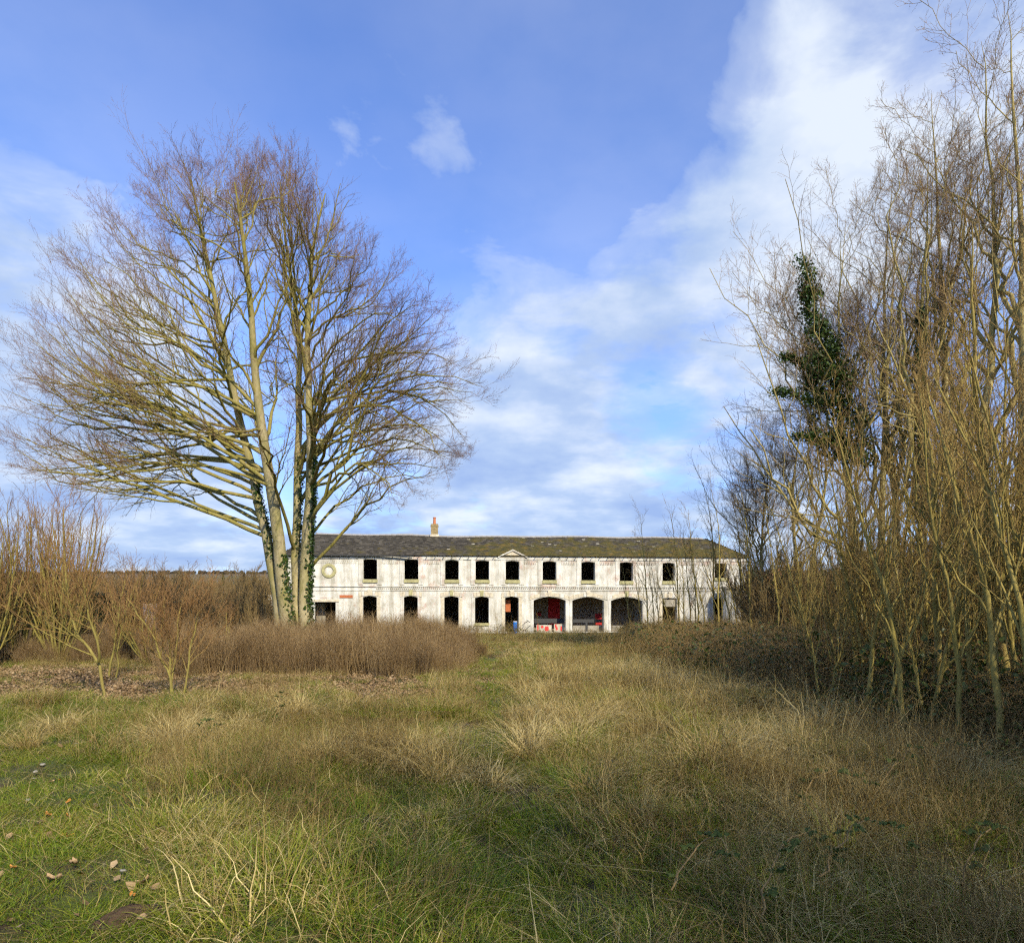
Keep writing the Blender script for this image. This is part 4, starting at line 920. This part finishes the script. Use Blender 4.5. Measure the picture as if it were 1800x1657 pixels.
scatter('grass_tussocks', np.stack([x, y, gz(x, y)], 1), TUSS, 'arching pale and green grass tussocks dotted through the field', rng.uniform(.6, 1.15, len(x))*(1+.2*hot), np.where(rng.random(len(x)) < .3, rng.integers(3, 5, len(x)), rng.integers(0, 3, len(x))), tilt=.15)
# brown scrub at the foot of the big tree
n_ = 9000; x = rng.uniform(-27, 0, n_); y = rng.uniform(14.5, 31, n_); sc_ = zone(x, y)[3]; keep = (rng.random(n_) < sc_*.9*np.clip(5*(fbm(x*.9+13, y*.9, 3)-.30), .15, 1)) & (np.abs(x) < .82*y+1); x, y = x[keep], y[keep]
SCRUB = [stems(480+k, 46, .26, (.55, 1.05), .0030, 7, M['scrub'], .13, .32) for k in range(5)]
scz = zone(x, y)[3]; hs = (.22+1.3*fbm(x*.8+4, y*.8, 3)+.22*np.exp(-((x+4.2)/1.9)**2))*rng.uniform(.72, 1.15, len(x))*(.45+.55*np.clip(scz*1.05, 0, 1)**1.5)
scatter('brown_scrub', np.stack([x, y, gz(x, y)], 1), SCRUB, 'dense waist-high reddish-brown dead scrub around the foot of the big tree', hs)
UNDER = [stems(486+k, 30, .34, (.35, 1.0), .0030, 6, M['weed'], .3, .34) for k in range(3)]
n_ = 1100; y = rng.uniform(20, 49, n_); u_ = rng.uniform(1060, 1480, n_); x = (u_-HU)/F*y; keep = rng.random(n_) < sstep(1060, 1200, u_+60*(fbm(x*.6, y*.6, 2)-.5)); x, y = x[keep], y[keep]
scatter('brown_undergrowth', np.stack([x, y, gz(x, y)], 1), UNDER, 'brown dead undergrowth veiling the right end of the white building', rng.uniform(.5, 1.5, len(x))*(.4+1.1*fbm(x*.7+3, y*.7, 2)))
# leaf litter
x, y = sample(12000, 9.5, 21, power=1.0); li = zone(x, y)[2]; keep = rng.random(len(x)) < li*.62; x, y = x[keep], y[keep]
x2, y2 = sample(900, 3.2, 10, power=1.2); k2 = (rng.random(900) < zone(x2, y2)[0]*.0); x, y = np.concatenate([x, x2[k2]]), np.concatenate([y, y2[k2]])
def litter_proto(seed):
    rr = np.random.default_rng(seed); n2 = 36; C = np.stack([rr.normal(0, .15, n2), rr.normal(0, .15, n2), rr.uniform(.01, .045, n2)], 1)
    return leaf_cloud('litter', C, np.tile([0, 0, 1.], (n2, 1)), .042, M['dead_leaf'], rr, 0)
scatter('leaf_litter', np.stack([x, y, gz(x, y)], 1), [litter_proto(490+k) for k in range(4)], 'carpet of brown fallen leaves in front of the scrub on the left', rng.uniform(.8, 1.2, len(x)), tilt=.05)
x, y = sample(700, 3.2, 10, power=1.2); k2 = rng.random(700) < zone(x, y)[0]*.5; x, y = x[k2], y[k2]
def loose_proto(seed):
    rr = np.random.default_rng(seed); C = np.stack([rr.normal(0, .25, 3), rr.normal(0, .25, 3), rr.uniform(.01, .03, 3)], 1)
    return leaf_cloud('loose', C, np.tile([0, 0, 1.], (3, 1)), .042, M['dead_leaf'], rr, 0)
scatter('loose_leaves', np.stack([x, y, gz(x, y)], 1), [loose_proto(495+k) for k in range(4)], 'small brown leaves strewn thinly over the short turf', rng.uniform(.7, 1.2, len(x)), tilt=.05)
# bramble thicket on the right
def bramble(seed, nc, h, ln, nl_):
    rr = np.random.default_rng(seed); a = rr.uniform(0, 6.283, nc); L = rr.uniform(.5, 1, nc)*ln; hh = rr.uniform(.5, 1, nc)*h
    s = np.linspace(0, 1, 7)[None, :, None]; d = np.stack([np.cos(a), np.sin(a), 0*a], 1)[:, None]
    Q = d*s*L[:, None, None]+np.array([0, 0, 1.])*(4*s*(1-s*.85)*hh[:, None, None])+rr.normal(0, .1, (nc, 1, 3))*np.array([1, 1, 0]); Q += rr.normal(0, .015, Q.shape)
    Rr = np.tile(np.linspace(.0055, .002, 7), (nc, 1)); v, q, r = tubes(Q, Rr, 3)
    tw, twr = grow(rr, Q, Rr, 5, .2, 1, (30, 70), .3, 4, .1, .0, .2, .7, .0018, .12, .5)
    v2, q2, _ = tubes(tw, twr, 3)
    ii = rr.integers(0, nc, nl_); t = rr.uniform(.15, 1, nl_); j = np.clip((t*6).astype(int), 0, 5); C = Q[ii, j]+(Q[ii, j+1]-Q[ii, j])*((t*6)-j)[:, None]+rr.normal(0, .05, (nl_, 3))
    lm = leaf_cloud('tmp', C, np.tile([0, -.2, 1.], (nl_, 1)), .075, M['bramble_leaf'], rr, .1)
    lv = np.empty(len(lm.vertices)*3); lm.vertices.foreach_get('co', lv); lf = np.empty(len(lm.loops), np.int32); lm.loops.foreach_get('vertex_index', lf)
    tn = np.empty(len(lm.vertices)); lm.attributes['tone'].data.foreach_get('value', tn); bpy.data.meshes.remove(lm)
    o1 = len(v); o2 = o1+len(v2)
    me = mesh_np('bramble', np.concatenate([v, v2, lv.reshape(-1, 3)]), [np.concatenate([q, q2+o1]), lf.reshape(-1, 4)+o2], {'tone': np.concatenate([np.zeros(o2), tn])})
    me.materials.append(M['bramble_cane']); me.materials.append(M['bramble_leaf'])
    mi = np.zeros(len(me.polygons), np.int32); mi[len(q)+len(q2):] = 1; me.polygons.foreach_set('material_index', mi); return me
BRAM = [bramble(500+k, 11, .75, 1.2, 120) for k in range(4)]+[bramble(510+k, 14, .9, 1.3, 34) for k in range(3)]
n_ = 5200; y = rng.uniform(6.3, 50, n_); x = rng.uniform(0, 1, n_)*(.82*y+2-bx(y))+bx(y); keep = (rng.random(n_) < np.clip(10/y, .18, 1)*.58); x, y = x[keep], y[keep]
pk = fbm(x*.4+9, y*.4+2, 3); kid = np.where(pk+rng.normal(0, .06, len(x)) > .52, rng.integers(0, 4, len(x)), rng.integers(4, 7, len(x)))
edge = np.clip((x-bx(y))/1.6, .35, 1)
scatter('bramble_thicket', np.stack([x, y, gz(x, y)], 1), BRAM, 'dark tangled brambles covering the ground under the saplings on the right', rng.uniform(.7, 1.15, len(x))*edge*1.05, kid)
# low bramble and weeds against the foot of the building
n_ = 260; s_ = rng.uniform(2, LEN-1, n_); d_ = rng.uniform(.3, 3.2, n_); x = -16.7+s_*cA+d_*sA; y = 50+s_*sA-d_*cA
scatter('wall_foot_brambles', np.stack([x, y, gz(x, y)-.05], 1), BRAM[4:]+BRAM[:1], 'low brambles and weeds growing along the foot of the white building', rng.uniform(.4, 1.0, n_)*np.where((x > 1) & (x < 8), .45, 1.0))
# far thickets
FARB = [make_bush(310+k, 4.2, 16, .035, 1.0, 'far_bark', 7, .0085) for k in range(3)]
def joined(parts):
    import bmesh
    bm = bmesh.new()
    for _, me in parts: bm.from_mesh(me)
    me = bpy.data.meshes.new('bush'); bm.to_mesh(me); bm.free(); me.materials.append(M['far_bark']); return me
FJ = [joined(p) for p in FARB]
n_ = 900; y = 36+110*rng.random(n_)**1.2; u = rng.uniform(-150, 480, n_); x = (u-HU)/F*y
scatter('far_scrubland', np.stack([x, y, gz(x, y)], 1), FJ, 'brown leafless scrubland stretching away behind the big tree on the left', rng.uniform(.3, 1.15, n_)*np.clip(y/60, .8, 1.5)*(.45+.8*fbm(x*.12, y*.12, 2)), tilt=.05)
n_ = 420; y = rng.uniform(24, 75, n_); u = rng.uniform(1335, 1990, n_); x = (u-HU)/F*y; keep = ~((u < 1480) & (y > 48)); x, y = x[keep], y[keep]
scatter('far_undergrowth', np.stack([x, y, gz(x, y)], 1), FJ, 'brown leafless undergrowth filling the wood behind the saplings on the right', rng.uniform(.6, 1.15, len(x)), tilt=.05)
# far wooded skyline
n_ = 1800; u = rng.uniform(-250, 2100, n_); y = rng.uniform(395, 470, n_); x = (u-HU)/F*y
rr = np.random.default_rng(8)
def far_crown(seed):
    rr = np.random.default_rng(seed); n2 = 420; d = unit(rr.normal(0, 1, (n2, 3))); C = d*np.array([2.6, 2.6, 2.2])*(rr.random((n2, 1))**.4)+np.array([0, 0, 2.6])
    return leaf_cloud('far_crown', C, d, .75, M['far_wood'], rr)
M['far_wood'] = leaf_mat('far_wood_twigs', (.075, .055, .035), (.14, .11, .06), .9)
scatter('far_wood', np.stack([x, y, gz(x, y)], 1), [far_crown(k) for k in (1, 2, 3)], 'wooded ridge on the far skyline', rng.uniform(.2, .5, n_))
def conifer(u, Y_, h, lb):
    rr = np.random.default_rng(int(u)); n2 = 900; t = rr.random(n2)**.8; a = rr.uniform(0, 6.283, n2); r_ = (1-t)*h*.22*rr.uniform(.5, 1, n2); x = (u-HU)/F*Y_
    e = empty('far_conifer', (x, Y_, float(gz(x, Y_)))); tag(e, lb, 'tree')
    C = np.stack([r_*np.cos(a), r_*np.sin(a), h*(.08+.92*t)], 1)
    obj('crown', leaf_cloud('crown', C, np.stack([np.cos(a), np.sin(a), .2+0*a], 1), .5, M['hedge'], rr), None, e)
    Q = np.array([[(0, 0, -.3), (0, 0, h*.5), (0, 0, h*.95)]], float); obj('trunk', tube_mesh('trunk', [(Q, np.array([[.2, .12, .03]]), 6)]), M['far_bark'], e)
conifer(392, 250, 5, 'small dark conifer on the skyline left of the big tree, the further left of two'); conifer(429, 255, 4.2, 'small dark conifer on the skyline just left of the big tree trunks')
# clipped dark hedge far left
a = P(-40, 1045, 33); b_ = P(188, 1045, 33); n_ = 9000; rr = np.random.default_rng(4)
C = np.stack([rr.uniform(a[0], b_[0], n_), 33+rr.uniform(0, 1.4, n_), rr.uniform(-.6, a[2]+.05, n_)], 1); fr_ = rr.random(n_) < .6; C[fr_, 1] = 33+rr.uniform(0, .15, fr_.sum())
hd = leaf_cloud('clipped_hedge', C-np.array([a[0], 33, -.6]), np.tile([.1, -1, .5], (n_, 1)), .16, M['hedge'], rr)
e = empty('clipped_hedge', (a[0], 33, -.6)); tag(e, 'dark green dense hedge behind the coppiced shrubs at far left', 'hedge'); obj('foliage', hd, None, e)
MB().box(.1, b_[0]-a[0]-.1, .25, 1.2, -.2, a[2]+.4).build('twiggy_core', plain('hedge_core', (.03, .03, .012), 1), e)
# ruined brick gatepost among the scrub
gp = P(265, 1080, 30); e = empty('brick_gatepost', (gp[0], 30, float(gz(gp[0], 30)))); tag(e, 'pale crumbling brick gatepost half hidden by twigs, left of the big tree', 'gatepost')
htp = EYE+(HV-1059)/F*30-float(gz(gp[0], 30)); rr = np.random.default_rng(2); M['pale_brick'] = plain('pale_pink_brick', (.52, .40, .31), .9, .3, 5)
me_k = MB().box(-.108, .108, -.05, .05, -.034, .034).mesh('brick'); me_k.materials.append(M['pale_brick'])
MB().box(-.19, .19, -.19, .19, -.2, htp-.04).build('mortar_core', M['grey_board'], e)
zc = .04; c_ = 0
while zc < htp:
    for fx in (-.112, .112):
        o = obj('brick', me_k, None, e); o.location = (fx+rr.normal(0, .004), -.16, zc)
    o = obj('brick', me_k, None, e); o.location = (.16, .0, zc); o.rotation_euler = (0, 0, R(90)); o = obj('brick', me_k, None, e); o.location = (-.16, .0, zc); o.rotation_euler = (0, 0, R(90)); zc += .078

# ------------------------------------------------------------------ foreground details
def gpt(u, v):
    Y_ = EYE*F/(v-HV)
    for _ in range(6): Y_ = (EYE-float(gz((u-HU)/F*Y_, Y_)))*F/(v-HV)
    x = (u-HU)/F*Y_; return x, Y_, float(gz(x, Y_))
def one_leaf(name, w, l, curl, mat):
    n1, n2 = 7, 5; V = []; 
    for i in range(n1):
        t = i/(n1-1); hw = w*math.sin(math.pi*min(1, t*.92+.06))**.8
        for j in range(n2): q = j/(n2-1)*2-1; V.append((q*hw, (t-.5)*l, curl*(q*q*.6+((t-.5)*2)**2*.5)*w+.01*math.sin(9*t+5*q)))
    F_ = [(i*n2+j, i*n2+j+1, (i+1)*n2+j+1, (i+1)*n2+j) for i in range(n1-1) for j in range(n2-1)]
    me = mesh_np(name, np.array(V), [np.array(F_)], {'tone': np.full(n1*n2, .5)}, True); me.materials.append(mat); return me
M['orange_leaf'] = plain('orange_fallen_leaf', (.46, .20, .035), .6, .35, 14); M['tan_leaf'] = plain('tan_fallen_leaf', (.36, .24, .12), .7, .35, 14); M['pale_stone'] = plain('pale_flint', (.30, .27, .20), .8, .3, 20, .4)
rr = np.random.default_rng(12)
near_leaves = [(84, 1441, 'o', 1.2, 'large yellow-orange fallen leaf on the turf'), (120, 1444, 'o', 1.1, 'narrow orange fallen leaf right of the yellow one'), (78, 1455, 'o', .8, 'small dark orange fallen leaf below the yellow one'), (104, 1379, 'o', .9, 'rust-coloured fallen leaf, furthest back on the turf'),
               (92, 1382, 't', .9, 'pinkish-tan fallen leaf beside the rust one'), (121, 1417, 'o', .9, 'brown-orange fallen leaf in the middle of the turf'), (113, 1479, 'o', 1.1, 'orange-brown fallen leaf, left of a touching pair'), (124, 1480, 'o', 1.0, 'orange-brown fallen leaf, right of a touching pair'),
               (130, 1530, 't', 1.5, 'long curled tan fallen leaf in the near turf'), (22, 1537, 'o', .9, 'orange fallen leaf near the left edge'), (252, 1563, 't', 1.3, 'upright pale tan leaf above the bare soil patch'), (95, 1558, 't', 1.5, 'big pale curled leaf over a dark hollow in the turf'), (233, 1586, 'o', .8, 'rusty leaf at the top of the bare soil patch')]
lm = {'o': one_leaf('leaf', .035, .10, .5, M['orange_leaf']), 't': one_leaf('leaf', .034, .11, .9, M['tan_leaf'])}
for u, v, c, s, lb in near_leaves:
    x, y, z = gpt(u, v); o = obj('fallen_leaf', lm[c]); o.location = (x, y, z+.045); o.rotation_euler = (rr.normal(.25, .2), rr.normal(0, .25), rr.uniform(0, 6.28)); o.scale = (s*.52,)*3; tag(o, lb, 'leaf', 'single leaves on the turf')
for u, v, s, lb in [(134, 1311, 1.2, 'pale stone furthest back at the edge of the turf'), (75, 1348, 1.3, 'largest pale flat stone on the turf'), (62, 1361, 1.2, 'pale flat stone below the largest one'), (60, 1371, .7, 'small pale stone, lowest of the cluster'), (50, 1411, .9, 'grey stone in the turf below the pale cluster'), (216, 1538, 1.0, 'grey flat stone left of the long dry stalks')]:
    x, y, z = gpt(u, v); r2 = np.random.default_rng(int(u)); mb = MB(); prof = []
    nA = 9; vs = []
    for (rad_, zz) in ((.6, -.25), (1, 0), (.85, .3), (.4, .42)):
        for k in range(nA): a = 6.283*k/nA; q = rad_*(1+r2.uniform(-.18, .18)); vs.append((.055*q*math.cos(a)*1.4, .055*q*math.sin(a), .05*zz))
    mb.add(vs, [(i*nA+k, i*nA+(k+1) % nA, (i+1)*nA+(k+1) % nA, (i+1)*nA+k) for i in range(3) for k in range(nA)]+[tuple(3*nA+k for k in range(nA))])
    o = mb.build('stone', M['pale_stone']); o.location = (x, y, z+.03); o.scale = (s*.32,)*3; o.rotation_euler = (.1, .1, u); tag(o, lb, 'stone', 'stones on the turf')
# bare soil heap
x, y, z = gpt(222, 1618); M['soil'] = plain('dark_bare_soil', (.075, .048, .026), .95, .4, 18, .8)
nr, na = 7, 22; V = [(0, 0, .07)]; r2 = np.random.default_rng(6); wob = r2.uniform(.6, 1.3, na)
for i in range(1, nr+1):
    q = i/nr
    for k in range(na): a = 6.283*k/na; V.append((.17*q*wob[k]*math.cos(a), .36*q*wob[k]*math.sin(a), .07*(1-q*q)-.03*q+r2.normal(0, .006)))
F3 = np.array([(0, 1+k, 1+(k+1) % na) for k in range(na)]); F4 = np.array([(1+(i-1)*na+k, 1+i*na+k, 1+i*na+(k+1) % na, 1+(i-1)*na+(k+1) % na) for i in range(1, nr) for k in range(na)])
o = obj('soil_heap', mesh_np('soil_heap', np.array(V), [F3, F4], smooth=True), M['soil']); o.location = (x, y, z+.015); o.scale = (.55, .55, .9); o.rotation_euler = (0, 0, R(-38)); tag(o, 'low heap of dark bare soil in the turf at the bottom left', 'soil heap')
# bramble sprays lying in the dry grass
def spray(pts_uvh, leaf_n, seed, label, size=.06, pale=False):
    rr = np.random.default_rng(seed); Q = []
    for u, v, h in pts_uvh: x, y, z = gpt(u, v+h*30); Q.append((x, y, z+h))
    Q = resample(np.array(Q), 12, .01, rr); b0 = Q[0].copy(); b0[2] -= pts_uvh[0][2]
    e = empty('bramble_spray', tuple(b0)); tag(e, label, 'bramble'); Q = Q-b0
    obj('cane', tube_mesh('cane', [(Q[None], np.linspace(.006, .0025, 12)[None], 6)]), M['bramble_cane'], e)
    for k in range(leaf_n):
        t = .15+.85*(k+rr.random()*.5)/leaf_n; j = min(int(t*11), 10); p = Q[j]+(Q[j+1]-Q[j])*(t*11-j)
        az = rr.uniform(0, 6.283)
        for dk in (-.9, 0, .9):
            o = obj('leaf', LEAFM, None, e); o.location = tuple(p+np.array([math.cos(az+dk), math.sin(az+dk), .35])*size*.95); s = .75*size/.06*rr.uniform(.8, 1.2)*(1.15 if dk == 0 else .9)
            o.scale = (s,)*3; o.rotation_euler = (rr.normal(.2, .3), rr.normal(0, .3), az+dk-1.57)
M['spray_leaf'] = leaf_mat('bramble_spray_leaf', (.035, .06, .010), (.12, .15, .03), .75)
LEAFM = one_leaf('leaf', .024, .066, -.35, M['spray_leaf'])
spray([(1180, 1600, .12), (1235, 1560, .3), (1270, 1568, .32), (1310, 1590, .2)], 5, 1, 'bramble spray with a pale upturned leaf, bottom centre right')
spray([(1340, 1640, .1), (1375, 1580, .32), (1420, 1568, .35), (1470, 1572, .28)], 6, 2, 'arching purple bramble cane with dark leaves, bottom right')
spray([(1440, 1600, .2), (1500, 1548, .36), (1550, 1545, .36), (1600, 1580, .25)], 8, 3, 'leafiest bramble spray, bottom right, right of the purple arching cane')
spray([(1400, 1455, .15), (1440, 1425, .32), (1500, 1430, .34), (1545, 1450, .26)], 6, 4, 'bramble spray over the dry grass in the middle right')
spray([(1540, 1430, .2), (1600, 1385, .36), (1680, 1375, .4), (1760, 1400, .3)], 8, 5, 'long bramble cane arching out of the thicket at right')
spray([(1690, 1600, .15), (1720, 1560, .3), (1760, 1545, .35), (1800, 1550, .3)], 5, 6, 'bramble spray at the lower right edge')
spray([(350, 1330, .1), (358, 1312, .3), (372, 1306, .35), (392, 1315, .3)], 5, 7, 'small green bramble spray among grey weeds at left')
spray([(480, 1290, .1), (490, 1268, .35), (500, 1258, .4), (512, 1262, .4)], 4, 8, 'small bramble sprig standing in the dry grass left of centre')
